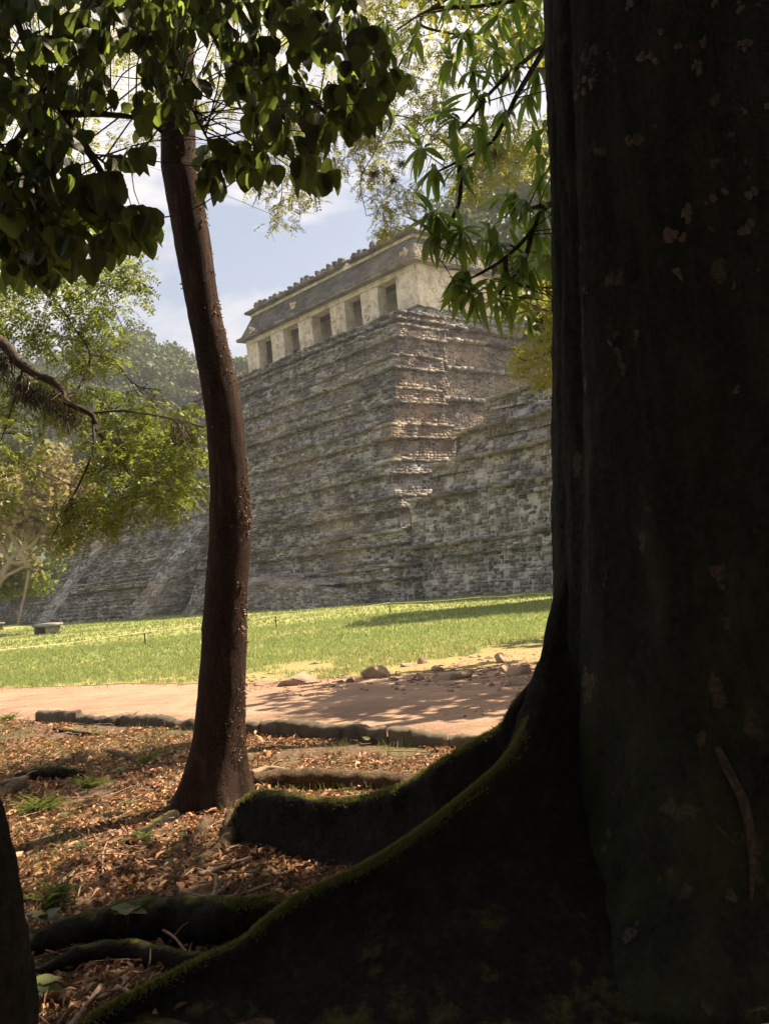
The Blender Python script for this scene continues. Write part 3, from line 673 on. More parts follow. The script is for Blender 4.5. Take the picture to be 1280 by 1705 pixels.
for q in range(9):
    mb = MB(); B = BOXV*np.array([.6, r_.uniform(.35, .7), r_.uniform(.2, .45)]); P = W_(1.0, 1.6+q*.95, 28.9)+B[:, :1]*U+B[:, 1:2]*Vv+B[:, 2:3]*Zz+r_.uniform(-.05, .05, (8, 3)); mb.add(P, BOXF)
    mb.build('crest_stone', M_ROOF, tem)
# small carved niche remains on the roof slope
for t, z in ((16.5, 27.0), (23.2, 26.6), (1.0, 26.9)):
    mb = MB(); 
    for q in range(7):
        vv_ = -.5+(z-25.98)/2.2*1.05-.06
        B = BOXV*r_.uniform(.12, .34, 3); P = W_(t+r_.uniform(-.4, .4), vv_, z+r_.uniform(-.3, .3))+B[:, :1]*U+B[:, 1:2]*Vv+B[:, 2:3]*Zz+r_.uniform(-.04, .04, (8, 3)); mb.add(P, BOXF)
    mb.build('stucco_fragment', M_PLASTER, tem)
# ------------------------------------------------------------------ far forest
def crown_cards(mb, centre, rad, n, size, seed, flat=.75, lobes=5, mi=0, face=.6):
    """leaf clumps spread through a lumpy crown"""
    r = np.random.default_rng(seed); c = np.asarray(centre, float)
    lc = np.vstack([[0, 0, 0], r.normal(0, .42, (lobes, 3))*[1, 1, .7]]); lr = np.concatenate([[.68], r.uniform(.32, .6, lobes)])
    k = r.choice(len(lc), n, p=lr**2/np.sum(lr**2)); d = nrm(r.normal(size=(n, 3)))
    p = lc[k]+d*(lr[k]*r.uniform(.72, 1.05, n))[:, None]; p[:, 2] *= flat
    P = c+p*rad
    nn = nrm(d*face+r.normal(0, .6, (n, 3))); dr = nrm(np.cross(nn, nrm(r.normal(size=(n, 3)))))
    T = np.array([(-.5, -.4, 0), (.1, -.55, .12), (.55, .1, -.05), (.15, .5, .1), (-.45, .35, -.1)])
    T = np.array([(-.5, -.45, 0), (.5, -.4, .15), (.45, .5, 0), (-.4, .45, .15)])
    scatter(mb, T, [(0, 1, 2, 3)], P, frames(dr, nn), size*r.uniform(.6, 1.4, n), mi=mi)
def blob(mb, centre, rad, seed, flat=.75, mi=0):
    nu, nv = 10, 7; a = np.linspace(0, 2*np.pi, nu, endpoint=False); b = np.linspace(.05, np.pi-.05, nv)
    B_, A_ = np.meshgrid(b, a, indexing='ij'); d = np.stack([np.sin(B_)*np.cos(A_), np.sin(B_)*np.sin(A_), np.cos(B_)], -1)
    f = d.reshape(-1, 3); r = rad*.5*(1+.3*vn(f+seed*3.1, 1.7)); f = f*r[:, None]; f[:, 2] *= flat
    grid(mb, (f+centre).reshape(d.shape), mi=mi, wrap=True)
def forest(name, x0, x1, y0, y1, step, R, ncard, size, label, seed, cond=None):
    r = np.random.default_rng(seed); mb = MB(); k = 0
    for y in np.arange(y0, y1, step):
        for x in np.arange(x0, x1, step):
            px, py = x+r.uniform(-.45, .45)*step, y+r.uniform(-.45, .45)*step
            if cond and not cond(px, py): continue
            h = float(height(np.array([px]), np.array([py]))[0]); rr = R*r.uniform(.65, 1.35)
            c = np.array([px, py, h+rr*r.uniform(.7, 1.6)])
            blob(mb, c, rr, k, mi=0); crown_cards(mb, c, rr, int(ncard*(rr/R)**2), size, seed+k); k += 1
    o = mb.build(name, M_WOOD); tag(o, label, 'forest', kind='stuff'); return o
def vis(x, y):
    px = 640+FPX*(x/y); return -250 < px < 1500
forest('hillside_forest', -180, 10, 165, 262, 7.5, 5.4, 560, .58, 'hazy wooded hill rising far behind the left end of the pyramid', 100, lambda x, y: vis(x, y) and x < 12)
forest('hillside_forest', -150, -36, 104, 170, 8.0, 5.4, 330, .5, 'shadowy trees in the valley beyond the left end of the pyramid', 2900, lambda x, y: vis(x, y) and x < -.30*y)
forest('hillside_forest', 2, 60, 100, 148, 5.6, 4.4, 620, .40, 'dark green wooded slope behind the right side of the temple', 900, lambda x, y: 640 < 640+FPX*(x/y) < 1400)

# ------------------------------------------------------------------ generic tree pieces
def trunk_limbs(mb, pts, rad, seed, seg=14, rough=.08):
    tube(mb, pts, rad, seg, n=len(pts)*6, rough=rough, rs=5, seed=seed)
def shade_tree(loc, H, R, label, seed, n=2600, size=.34, trunk_r=.3, zc=.68, flat=.7, mat=None, group=None):
    t = thing('forest_tree', loc, label, 'tree', group); x, y, z = loc; r = np.random.default_rng(seed)
    mb = MB(); tube(mb, [(x, y, z-.3), (x+.1, y, z+H*.2), (x-.1, y+.1, z+H*.5), (x, y, z+H*.85)], [trunk_r*1.4, trunk_r, trunk_r*.8, trunk_r*.3], 10, 16, .1, 4)
    for q in range(6):
        a = q*1.05+r.uniform(0, .5); h0 = z+H*r.uniform(.4, .6)
        tube(mb, [(x, y, h0), (x+math.cos(a)*R*.35, y+math.sin(a)*R*.35, h0+H*.12), (x+math.cos(a)*R*.75, y+math.sin(a)*R*.75, h0+H*.22)], [trunk_r*.5, trunk_r*.3, trunk_r*.08], 6, 10)
    mb.build('trunk', M_LIMB, t)
    mb = MB(); crown_cards(mb, (x, y, z+H*zc), R, n, size, seed, flat=flat, lobes=9, face=.2)
    mb.build('crown', mat or M_SHADE, t); return t
# trees standing near the right hill edge and beside the platform
shade_tree((12.9, 38.4, 0), 17, 5.2, 'tall tree standing by the near end of the terraced platform behind the huge trunk', 41, n=5200, size=.45)
shade_tree((18.4, 80.8, 15), 19, 5.2, 'tree rooted on the side ledges of the pyramid, its shade falling on the temple flank', 45, n=3800, size=.42, zc=.8, flat=.8)
# shade over the path and lawn edge
shade_tree((4.6, 13.5, 0), 7.6, 2.9, 'leafy young tree on the lawn edge behind the huge trunk', 42, n=1500, size=.22, trunk_r=.12, zc=.74, flat=.6)
shade_tree((9.8, 19.4, 0), 8., 3., 'leafy tree at the lawn rim farther behind the huge trunk', 43, n=2200, size=.24, trunk_r=.14, zc=.75, flat=.55)

# ------------------------------------------------------------------ huge buttressed tree
TX, TY = 1.555, 4.60
big = thing('buttressed_tree', (TX, TY, 0), 'enormous dark lichen spotted tree trunk with mossy buttress roots at close range', 'tree')
LEANX = lambda z: .074*np.maximum(z-1.2, 0)
def big_r(th, z):
    """radius of the trunk around its axis; th=angle, pi=left, -pi/2=towards the camera"""
    R = .73+.05*np.exp(-np.maximum(z, 0)/3)-.012*z*.3
    f = np.exp(-np.maximum(z, 0)/.55)
    def lobe(c, w, a): d = (th-c+np.pi) % (2*np.pi)-np.pi; return a*np.exp(-(d/w)**2)
    r = R + lobe(-2.55, .14, .02) - lobe(-2.78, .05, .035+.03*f) - lobe(-3.02, .04, .015)
    r = r + lobe(-2.2, .25, .02+.20*f) - lobe(-1.75, .16, .03+.10*f) + lobe(-1.2, .25, .05+.12*f) - lobe(-.7, .15, .1)
    r = r + lobe(.2, .3, .2*f+.05) + lobe(1.4, .3, .3*f+.05) - lobe(.9, .2, .08) - lobe(2.2, .2, .08)
    r = r + .34*f + .34*np.exp(-np.maximum(z, 0)/.75)*np.exp(-(((th+1.45+np.pi) % (2*np.pi)-np.pi)/.75)**2)
    return r
th = np.linspace(-np.pi, np.pi, 420, endpoint=False); zz = np.concatenate([np.linspace(-.3, 4.2, 330), np.linspace(4.3, 12.5, 50)])
ZZ, TH = np.meshgrid(zz, th, indexing='ij'); Rr = big_r(TH, ZZ)
Pb = np.stack([TX+Rr*np.cos(TH), TY+Rr*np.sin(TH), ZZ], -1).reshape(-1, 3)
bn = fbm(Pb*[1, 1, .16], 6., 31)*.022+fbm(Pb*[1, 1, .12], 17., 37, 2)*.011+fbm(Pb, 2.2, 33)*.02+fbm(Pb, 24, 35, 2)*.007
cx = np.stack([np.cos(TH), np.sin(TH), 0*TH], -1).reshape(-1, 3); Pb = Pb+cx*bn[:, None]; Pb[:, 0] += LEANX(Pb[:, 2])
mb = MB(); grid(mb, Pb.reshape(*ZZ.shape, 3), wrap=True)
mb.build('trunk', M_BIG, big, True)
def fin(name, ridge, top_r, near_dir, spread0, spread1, seed, mat, n=90, drop=None, zground=-.15, concave=1.7, far_scale=.6):
    """tall thin buttress root under a ridge line; near_dir: horizontal direction of its visible face"""
    R_ = catmull(ridge, n); k = len(R_); T = nrm(np.gradient(R_, axis=0)); nd = nrm(np.cross(T*[1, 1, 0], [0, 0, 1.]))
    if np.mean(nd @ np.asarray(near_dir, float)) < 0: nd = -nd
    tr = np.linspace(top_r[0], top_r[1], k); spd = np.linspace(spread0, spread1, k)
    rows = []
    m = 30
    for j in range(m):      # near side from the ground up
        u = 1-j/(m-1.); hgt = R_[:, 2]-tr-zground
        off = tr+spd*u**concave
        p = R_+nd*off[:, None]; p[:, 2] = R_[:, 2]-tr-hgt*u; rows.append(p)
    for a in np.linspace(.25, np.pi-.25, 8):
        rows.append(R_+nd*(tr*np.cos(a))[:, None]+Zz*(tr*(np.sin(a)-1))[:, None]+0)
    for j in range(m):
        u = j/(m-1.); hgt = R_[:, 2]-tr-zground; off = tr+spd*far_scale*u**concave
        p = R_-nd*off[:, None]; p[:, 2] = R_[:, 2]-tr-hgt*u; rows.append(p)
    G = np.stack(rows, 0); f = G.reshape(-1, 3); nn = np.concatenate([np.tile(nd, (m+4, 1)), np.tile(-nd, (m+4, 1))])
    f = f+nn*(fbm(f, 3., seed)*.03+fbm(f, 14., seed+1)*.018+fbm(f, 38., seed+3)*.007)[:, None]; f[:, 2] += fbm(f, 5., seed+2)*.012
    mb = MB(); G = f.reshape(G.shape); grid(mb, G)
    # close both ends
    for col in (0, -1):
        c = G[:, col]; m_ = len(c); mid = c.mean(0)
        mb.add(np.vstack([c, mid]), [(i, i+1, m_) if col == -1 else (i+1, i, m_) for i in range(m_-1)])
    return mb.build(name, mat, big, True), R_
rB = [at(950, 900, 4.5), at(925, 1000, 4.46), at(905, 1090, 4.4), at(886, 1165, 4.3), at(864, 1230, 4.18), at(838, 1268, 4.12), at(800, 1303, 4.08), at(745, 1348, 4.03), at(670, 1403, 4.0), at(600, 1445, 3.97), at(500, 1492, 3.95),
      at(440, 1535, 3.93), at(400, 1568, 3.9), at(330, 1600, 3.86), at(280, 1626, 3.83), at(200, 1666, 3.76), at(140, 1702, 3.7), at(60, 1765, 3.6)]
ROOT_B, RB = fin('buttress_root', rB, (.045, .028), (-.2, -1, 0), 1.35, .4, 51, M_ROOT, n=260, zground=-.2)
rA = [at(960, 960, 4.9), at(925, 1040, 4.95), at(906, 1085, 5.0), at(884, 1130, 5.02), at(856, 1168, 5.05), at(836, 1205, 5.1), at(795, 1232, 5.15), at(740, 1264, 5.25), at(690, 1296, 5.4), at(645, 1316, 5.5), at(590, 1330, 5.7),
      at(540, 1331, 5.8), at(480, 1322, 5.95), at(432, 1318, 6.1), at(402, 1334, 6.2), at(388, 1360, 6.2), at(374, 1394, 6.15), at(352, 1432, 6.0), at(318, 1470, 5.9)]
ROOT_A, RA = fin('buttress_root', rA, (.07, .05), (-.2, -1, 0), .45, .22, 61, M_ROOT, n=240, zground=-.2)
# scars on the right of the trunk
mb = MB()
def on_trunk(x, y):
    d = ray(x, y); t = 2.
    for _ in range(400):
        p = O+d*t; q = p-np.array([TX+LEANX(p[2]), TY, 0]); rr = math.hypot(q[0], q[1])
        if rr < big_r(np.array(math.atan2(q[1], q[0])), np.array(p[2]))+.005: break
        t += .01
    return p
tube(mb, [on_trunk(1192, 1243), on_trunk(1215, 1290), on_trunk(1235, 1330), on_trunk(1248, 1385), on_trunk(1252, 1440), on_trunk(1250, 1500)], [.012, .02, .022, .02, .016, .006], 7, 24, .3, 25)
tube(mb, [on_trunk(1158, 1342), on_trunk(1180, 1362), on_trunk(1200, 1384), on_trunk(1224, 1405)], [.014, .014, .01, .005], 7, 14, .3, 25)
mb.build('climbing_root', M_LIMB, big, True)
# lichen plates: thin scales lying on the bark
M_LICH = mat_plain('grey_lichen', (.12, .11, .09)); rl = np.random.default_rng(9)
for (x, y, s_) in ((1050, 12, .022), (972, 147, .034), (988, 112, .012), (992, 132, .014), (1075, 95, .03), (1130, 72, .015), (1170, 72, .014), (1238, 75, .024), (1098, 55, .016), (1048, 238, .022), (1143, 358, .028), (1120, 395, .034), (1134, 392, .02), (1130, 448, .022), (1240, 385, .034), (1248, 318, .026), (1205, 318, .018), (1186, 330, .026), (1090, 212, .010), (1014, 97, .014), (1182, 380, .010), (1238, 188, .014), (1185, 5, .03), (1231, 12, .02), (1262, 10, .014), (1015, 572, .016), (1222, 650, .016), (1220, 480, .01), (1275, 180, .014), (980, 480, .014), (1060, 560, .016), (1160, 110, .02)):
    mb = MB()
    for q in range(rl.integers(3, 7)):
        c = on_trunk(x+rl.normal()*s_*190, y+rl.normal()*s_*260); n_ = nrm(c-np.array([TX+LEANX(c[2]), TY, c[2]])); s2 = s_*rl.uniform(.35, .8)
        tx = nrm(np.cross(n_, Zz)); k = 11; a = np.linspace(0, 2*np.pi, k, endpoint=False); rr = s2*rl.uniform(.55, 1.15, k)
        rim = c-n_*.004+(tx[None]*np.cos(a)[:, None]*rr[:, None]+Zz[None]*np.sin(a)[:, None]*rr[:, None]*1.2)
        top = c+n_*.016+(rim-c)*.7
        mb.add(np.vstack([rim, top, [c+n_*.017]]), [(i, (i+1) % k, k+(i+1) % k, k+i) for i in range(k)])
        mb.add(np.vstack([top, [c+n_*.018]]), [(i, (i+1) % k, k) for i in range(k)])
    mb.build('lichen_patch', M_LICH, big)
# moss fuzz along the ridges of the roots
BL = np.array([(-.5, 0, 0), (.5, 0, 0), (.12, 1, .25), (-.12, 1, .25)])
def fuzz(R_, n, i0, i1, seed, w=.045, hmin=.008, hmax=.024, wid=.005, drop=.02):
    r = np.random.default_rng(seed); i = (i0+(i1-i0)*r.beta(1.6, 1.3, n))*(len(R_)-1); a = np.floor(i).astype(int); a = np.minimum(a, len(R_)-2); f = (i-a)[:, None]
    P = R_[a]*(1-f)+R_[a+1]*f; side = nrm(np.cross(R_[a+1]-R_[a], [0, 0, 1.])); o_ = r.normal(0, w*.5, n)
    P = P+side*o_[:, None]; P[:, 2] += .004-np.abs(o_)*.7
    clump = (vn(P, 11., seed)+.5*vn(P, 40., seed)) > -.55; P = P[clump]; n = len(P); o_ = o_[clump]; side = side[clump]
    d = nrm(np.stack([r.normal(0, .5, n), r.normal(0, .5, n), np.ones(n)], 1)+side*(o_/w)[:, None]); h = r.uniform(hmin, hmax, n)
    mb = MB(); scatter(mb, BL, [(0, 1, 2, 3)], P, frames(d, nrm(r.normal(size=(n, 3)))), np.stack([np.full(n, wid), h, h], 1)); return mb
fuzz(RB, 26000, .20, .68, 1, w=.030, hmin=.008, hmax=.022, wid=.0045).build('moss', M_MOSS, ROOT_B)
fuzz(RB, 4500, .62, 1., 2, w=.03).build('moss', M_MOSS, ROOT_B)
fuzz(RA, 8000, .2, .62, 3, w=.04).build('moss', M_MOSS, ROOT_A)
fuzz(RA, 3500, .62, .98, 4, w=.05).build('moss', M_MOSS, ROOT_A)
# unseen crown above the picture, its clumps laid out to block sky light
mb = MB()
for q, (dx, dy, h) in enumerate(((-6, -4, 11), (5, -5, 11), (-3, -8, 12), (2, 5, 14), (7, 1, 12), (-7, 1, 11.5), (0, -3, 13))):
    tube(mb, [(TX, TY, 9.5), (TX+dx*.4, TY+dy*.4, 10.5), (TX+dx, TY+dy, h)], [.45, .3, .08], 8, 14)
mb.build('limb', M_BIG, big)
mb = MB(); kk = 0
for (x, y, z, R, n) in ((TX-4, -2, 11, 4.5, 3200), (TX+4, -2, 11, 4.5, 3000), (TX-1, .3, 11.5, 4., 3000), (TX-6, 1, 11.5, 3.8, 2200), (TX+6, .2, 12, 3.4, 1800), (TX-4.5, 3.6, 10.5, 3.3, 2400), (TX-2.6, 6.2, 11.5, 2.6, 1500), (TX-1, -6, 11.5, 5., 3000), (TX+9, -2, 11, 4, 2000), (TX-9, -3, 11, 4, 2200)):
    crown_cards(mb, (x, y, z), R, n, .42, 70+kk, flat=.45, lobes=8, face=.1); kk += 1
mb.build('crown', M_SHADE, big)

# unseen trees added around the camera to close off the sky light
for q, (x, y, H, R) in enumerate(((-7.5, -4.5, 10, 4.2), (-2.8, -8, 11, 4.6), (3.2, -7.5, 11, 4.6), (8.5, -4.0, 10, 4.4), (8.6, 1.2, 9, 3.3), (-7.6, .6, 8.5, 2.9), (0.5, -12, 13, 6))):
    shade_tree((x, y, 0), H, R, ('unseen tree added to block sky light, with a low dense crown %s of the camera' % ('left', 'behind and left', 'behind and right', 'right', 'right and level', 'left and level', 'far behind')[q]), 300+q, n=3600, size=.36, zc=.52, flat=1.05)

# ------------------------------------------------------------------ slim reddish tree
SY = 7.25
prof = [(-260, 296, 50), (-100, 297, 50), (0, 298, 52), (150, 297, 54), (260, 297, 60), (300, 304, 63), (400, 320, 62), (500, 336, 56), (600, 357, 58), (700, 374, 63), (800, 382, 65), (860, 384, 70), (900, 383, 70), (1000, 376, 72), (1100, 372, 77), (1200, 366, 84), (1260, 360, 96), (1300, 354, 112), (1330, 350, 132), (1352, 350, 150), (1400, 350, 180)]
slim = thing('slim_tree', gd(350, 1345), 'slim leaning tree with red brown peeling bark standing between the path and the roots', 'tree')
cpts = catmull([[*at(c, y, SY), w*.5*SY/FPX] for y, c, w in prof], 150)
k = len(cpts); seg = 44; a = np.linspace(0, 2*np.pi, seg, endpoint=False)
V = cpts[:, None, :3]+cpts[:, 3][:, None, None]*(np.cos(a)[None, :, None]*np.array([1., 0, 0])+np.sin(a)[None, :, None]*np.array([0, 1., 0]))
f = V.reshape(-1, 3); cc = np.repeat(cpts[:, :3], seg, 0); fl = np.clip((1.0-f[:, 2])/1.0, 0, 1)**2
rad_n = 1+.05*fbm(f, 5, 71)+.035*fbm(f, 26, 72)+fl*.16*np.repeat(np.sin(a*5+.8)[None], k, 0).ravel()
f = cc+(f-cc)*rad_n[:, None]
mb = MB(); grid(mb, f.reshape(V.shape), wrap=True)
# peeling bark flakes, paler and crowded on the right to paint its sunlit edge
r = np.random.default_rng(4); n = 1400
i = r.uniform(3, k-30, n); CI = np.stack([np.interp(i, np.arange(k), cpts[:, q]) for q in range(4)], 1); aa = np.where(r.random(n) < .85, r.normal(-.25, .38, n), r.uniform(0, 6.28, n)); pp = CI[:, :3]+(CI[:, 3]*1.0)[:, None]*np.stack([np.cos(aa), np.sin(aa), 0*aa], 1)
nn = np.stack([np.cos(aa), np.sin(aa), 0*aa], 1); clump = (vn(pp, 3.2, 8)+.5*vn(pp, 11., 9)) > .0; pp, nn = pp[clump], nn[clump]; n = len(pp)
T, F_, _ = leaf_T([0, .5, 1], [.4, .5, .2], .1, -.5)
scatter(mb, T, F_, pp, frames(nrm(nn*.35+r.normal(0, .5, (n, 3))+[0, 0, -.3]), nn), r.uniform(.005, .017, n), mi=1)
mb.build('trunk', [M_SLIM, M_PEEL_SUN], slim, True)
mb = MB()
for ends in ([(350, 1335, 7.1), (300, 1350, 6.9), (255, 1375, 6.8), (190, 1420, 6.6)], [(380, 1320, 7.0), (425, 1345, 6.8), (440, 1380, 6.5)], [(395, 1310, 7.2), (445, 1318, 7.2), (500, 1322, 7.3)]):
    P = [gd(x, y)+[0, 0, h] for (x, y, _), h in zip(ends, (.05, -.01, -.02, -.05))]
    tube(mb, P, np.linspace(.05, .015, len(P)), 9, 24, .35, 12)
mb.build('root', M_SLIM, slim, True)
# upper limbs and small crown, above the frame
mb = MB(); top = at(296, -260, SY)
tube(mb, [top, top+[.1, 0, 2.], top+[-.1, .3, 4]], [.2, .14, .05], 10, 14)
mb.build('limb', M_SLIM, slim, True)
mb = MB(); crown_cards(mb, top+[-.3, -.6, 3.8], 1.9, 700, .26, 77, flat=.5); mb.build('crown', M_SHADE, slim)

# ------------------------------------------------------------------ leaning mossy trunk, near left
lean = thing('leaning_trunk', (-.93, 2.45, 0), 'close dark mossy trunk leaning out of the lower left corner', 'tree')
mb = MB()
px_ = [(-60, 1830, 108), (-42, 1705, 98), (-50, 1600, 94), (-62, 1500, 90), (-82, 1400, 88), (-110, 1300, 84), (-160, 1180, 78), (-230, 1040, 74), (-420, 700, 66), (-640, 300, 60), (-800, -300, 40)]
P = [at(x, y, 2.4) for x, y, w in px_]; tube(mb, P, [w*2.4/FPX for _, _, w in px_], 26, 110, .10, 11, 5)
mb.build('trunk', M_ROOT, lean, True)
mb = MB(); crown_cards(mb, (P[-1][0]-.5, 1.8, P[-1][2]+.6), 1.5, 500, .25, 81); mb.build('crown', M_SHADE, lean)

# ------------------------------------------------------------------ leaves of the near broad-leaved tree (top left)
BT, BFc, BUV = leaf_T([0, .06, .2, .36, .5, .64, .77, .88, .95, 1.], [.03, .24, .38, .43, .43, .385, .30, .19, .09, .0], .16, .18, .05)
def poly_in(pts, x, y):
    ins = np.zeros(len(x), bool); j = len(pts)-1
    for i in range(len(pts)):
        xi, yi = pts[i]; xj, yj = pts[j]; c = ((yi > y) != (yj > y)) & (x < (xj-xi)*(y-yi)/(yj-yi+1e-9)+xi); ins ^= c; j = i
    return ins
def samp(poly, n, r, d0, d1):
    poly = np.array(poly, float); out = []
    lo, hi = poly.min(0), poly.max(0)
    while len(out) < n:
        x = r.uniform(lo[0], hi[0], n*3); y = r.uniform(lo[1], hi[1], n*3); m = poly_in(poly, x, y); out += list(zip(x[m], y[m]))
    out = np.array(out[:n]); Y = r.uniform(d0, d1, n); return np.array([at(x, y, q) for (x, y), q in zip(out, Y)])
def twig_to(mb, base_pts, tip, r0, r, sag=.06):
    dd = np.linalg.norm(base_pts-tip, axis=1); b = base_pts[np.argsort(dd)[int(min(len(dd)-1, abs(r.normal(0, len(dd)*.05))))]]; L_ = np.linalg.norm(tip-b); m = (b+tip)/2+r.normal(0, .05*L_+.01, 3)+[0, 0, sag*L_]
    tube(mb, [b, m, tip], [r0, r0*.7, r0*.4], 5, 7)
broad = thing('broad_leaved_tree', (-5.2, 4.4, 0), 'tree with big dark rounded leaves hanging across the upper left', 'tree')
mb = MB(); branches = []
tube(mb, [(-5.2, 4.4, -.2), (-5.1, 4.4, 1.6), (-4.7, 4.4, 3.6), (-4.2, 4.5, 5.4), (-3.6, 4.6, 7)], [.24, .19, .16, .12, .07], 14, 40, .08, 6)
hub = np.array([-4.2, 4.5, 5.0])
for pts in ([(-200, -160, 4.7), (0, 0, 4.7), (45, 80, 4.7), (75, 140, 4.7), (105, 190, 4.7), (140, 240, 4.7), (190, 285, 4.7)],
            [(0, 285, 4.4), (35, 225, 4.5), (85, 165, 4.6), (75, 140, 4.7)],
            [(-100, -260, 5.2), (120, -200, 5.2), (240, -60, 5.2), (330, 20, 5.2), (370, 90, 5.2), (410, 160, 5.2), (430, 240, 5.2)],
            [(370, 90, 5.2), (440, 130, 5.3), (520, 170, 5.3), (560, 190, 5.4), (620, 120, 5.4), (660, 130, 5.4)],
            [(240, -60, 5.2), (250, 60, 5.0), (290, 120, 5.0), (320, 180, 5.0), (345, 230, 5.0)],
            [(330, 20, 5.2), (420, 20, 5.5), (500, 40, 5.6), (560, 60, 5.6), (590, 110, 5.6)],
            [(75, 140, 4.7), (60, 230, 4.6), (60, 330, 4.6), (90, 400, 4.6)],
            [(140, 240, 4.7), (175, 300, 4.8), (185, 350, 4.8), (210, 380, 4.8)],
            [(105, 190, 4.7), (170, 190, 4.8), (240, 200, 4.9), (280, 230, 4.9)],
            [(-200, 100, 4.3), (-60, 180, 4.3), (0, 300, 4.4), (10, 380, 4.4)]):
    P = np.array([at(*p) for p in pts]); w = np.linspace(.022, .006, len(P)); pts2, _ = tube(mb, P, w, 7, len(P)*7, .15, 20); branches.append(pts2)
    if pts[0][0] < -50: tube(mb, [hub, (hub+P[0])/2+[0, 0, .1], P[0]], [.07, .04, .022], 8, 12)
BP = np.concatenate(branches)
rb_ = np.random.default_rng(21)
polyA2 = [(-100, 240), (110, 230), (250, 260), (255, 400), (200, 415), (120, 440), (60, 455), (-100, 465)]
polyA = [(-150, -150), (640, -120), (600, 40), (640, 80), (690, 110), (672, 150), (640, 190), (575, 215), (560, 235), (590, 270), (540, 300), (500, 300), (480, 260), (440, 290), (380, 290), (355, 315), (330, 270), (340, 200), (322, 190), (255, 215), (262, 260), (250, 390), (200, 400), (120, 420), (80, 440), (-100, 450)]
tips = np.concatenate([samp(polyA, 1180, rb_, 4.1, 5.7), samp(polyA2, 90, rb_, 4.0, 4.9)])
holes = [(190, 110, 22), (210, 150, 24), (145, 200, 20), (175, 225, 20), (200, 240, 20), (370, 200, 34), (150, 275, 25), (340, 95, 18), (20, 215, 18), (520, 140, 16), (470, 110, 14), (500, 225, 16), (440, 60, 14), (230, 320, 26), (560, 250, 14)]
def proj(p):
    d = p-O; z = d@fw; return 640+FPX*(d@rt)/z, 852.5-FPX*(d@up)/z
pos = []; dirs = []; nrms = []; scs = []
for tp in tips:
    x, y = proj(tp)
    if any((x-hx)**2+(y+20-hy)**2 < (hr*1.5)**2 for hx, hy, hr in holes): continue
    if rb_.random() < .28: twig_to(mb, BP, tp, .005, rb_)
    for q in range(rb_.integers(2, 5)):
        a_ = rb_.uniform(0, 6.28); out_ = np.array([math.cos(a_), math.sin(a_)*.7, 0]); d = nrm(out_*rb_.uniform(.25, .9)+[0, 0, -1.]); s_ = rb_.uniform(.065, .135)
        p = tp+out_*.02
        x, y = proj(p+d*s_*.6)
        if any((x-hx)**2+(y-hy)**2 < hr**2 for hx, hy, hr in holes): continue
        pos.append(p); dirs.append(d); nrms.append(nrm(out_*.6+[0, -.55, .5]+rb_.normal(0, .35, 3))); scs.append(s_)
mb.build('trunk', M_LIMB, broad, True)
mb = MB(); scatter(mb, BT, BFc, np.array(pos), frames(np.array(dirs), np.array(nrms)), np.array(scs)[:, None]*np.stack([rb_.uniform(.7, 1.12, len(scs)), np.ones(len(scs)), rb_.uniform(.3, 3., len(scs))], 1), BUV); mb.build('foliage', M_BROAD, broad)

# ------------------------------------------------------------------ lance-leaved tree on the right
mang = thing('lance_leaved_tree', (3.6, 7.6, 0), 'tree with drooping whorls of long narrow green leaves reaching out from behind the huge trunk', 'tree')
mb = MB(); tube(mb, [(3.6, 7.6, -.2), (3.5, 7.6, 2.), (3.2, 7.4, 4.2), (2.9, 7.2, 6.4), (2.7, 7., 8.)], [.22, .18, .15, .11, .05], 12, 40, .08, 6)
mbr_ = []
for pts in ([(1050, -10, 6.4), (912, 72, 6.0), (870, 105, 5.9), (820, 150, 5.8), (780, 200, 5.7), (745, 230, 5.7)], [(912, 72, 6.0), (865, 150, 5.9), (845, 190, 5.9), (815, 240, 5.9), (760, 270, 5.8), (720, 290, 5.8)],
            [(1050, 250, 6.4), (915, 340, 6.0), (885, 385, 5.9), (840, 430, 5.8), (800, 455, 5.8), (768, 470, 5.7)], [(915, 340, 6.0), (870, 350, 5.9), (852, 345, 5.9)], [(765, 275, 5.8), (765, 330, 5.8), (745, 380, 5.8), (722, 420, 5.7)],
            [(885, 385, 5.9), (870, 440, 5.9), (830, 490, 5.9)], [(1050, -60, 6.5), (900, -10, 6.2), (800, 10, 6.1), (720, 15, 6.1), (660, 50, 6.0)], [(1000, 180, 6.3), (930, 190, 6.2), (905, 205, 6.2)], [(840, 430, 5.8), (850, 470, 6.0), (915, 480, 6.2)], [(1400, 700, 6.6), (1200, 640, 6.2), (1050, 600, 5.9), (970, 640, 5.7)], [(1200, 640, 6.2), (1100, 760, 5.8), (1000, 800, 5.6)], [(1250, 100, 6.3), (1150, 250, 5.9), (1080, 400, 5.6), (1000, 420, 5.5)]):
    P = np.array([at(*p) for p in pts]); pts2, _ = tube(mb, P, np.linspace(.02, .006, len(P)), 7, len(P)*6, .1, 20); mbr_.append(pts2)
    if pts[0][0] > 980: tube(mb, [(3.1, 7.3, P[0][2]-.5), P[0]+[.3, .3, -.1], P[0]], [.07, .035, .02], 7, 10)
MP = np.concatenate(mbr_)
LT, LF, LUV = leaf_T([0, .1, .28, .5, .7, .86, 1.], [.012, .055, .092, .10, .08, .045, 0.], .35, .38)
rm = np.random.default_rng(33); pos = []; dirs = []; nrms = []; scs = []
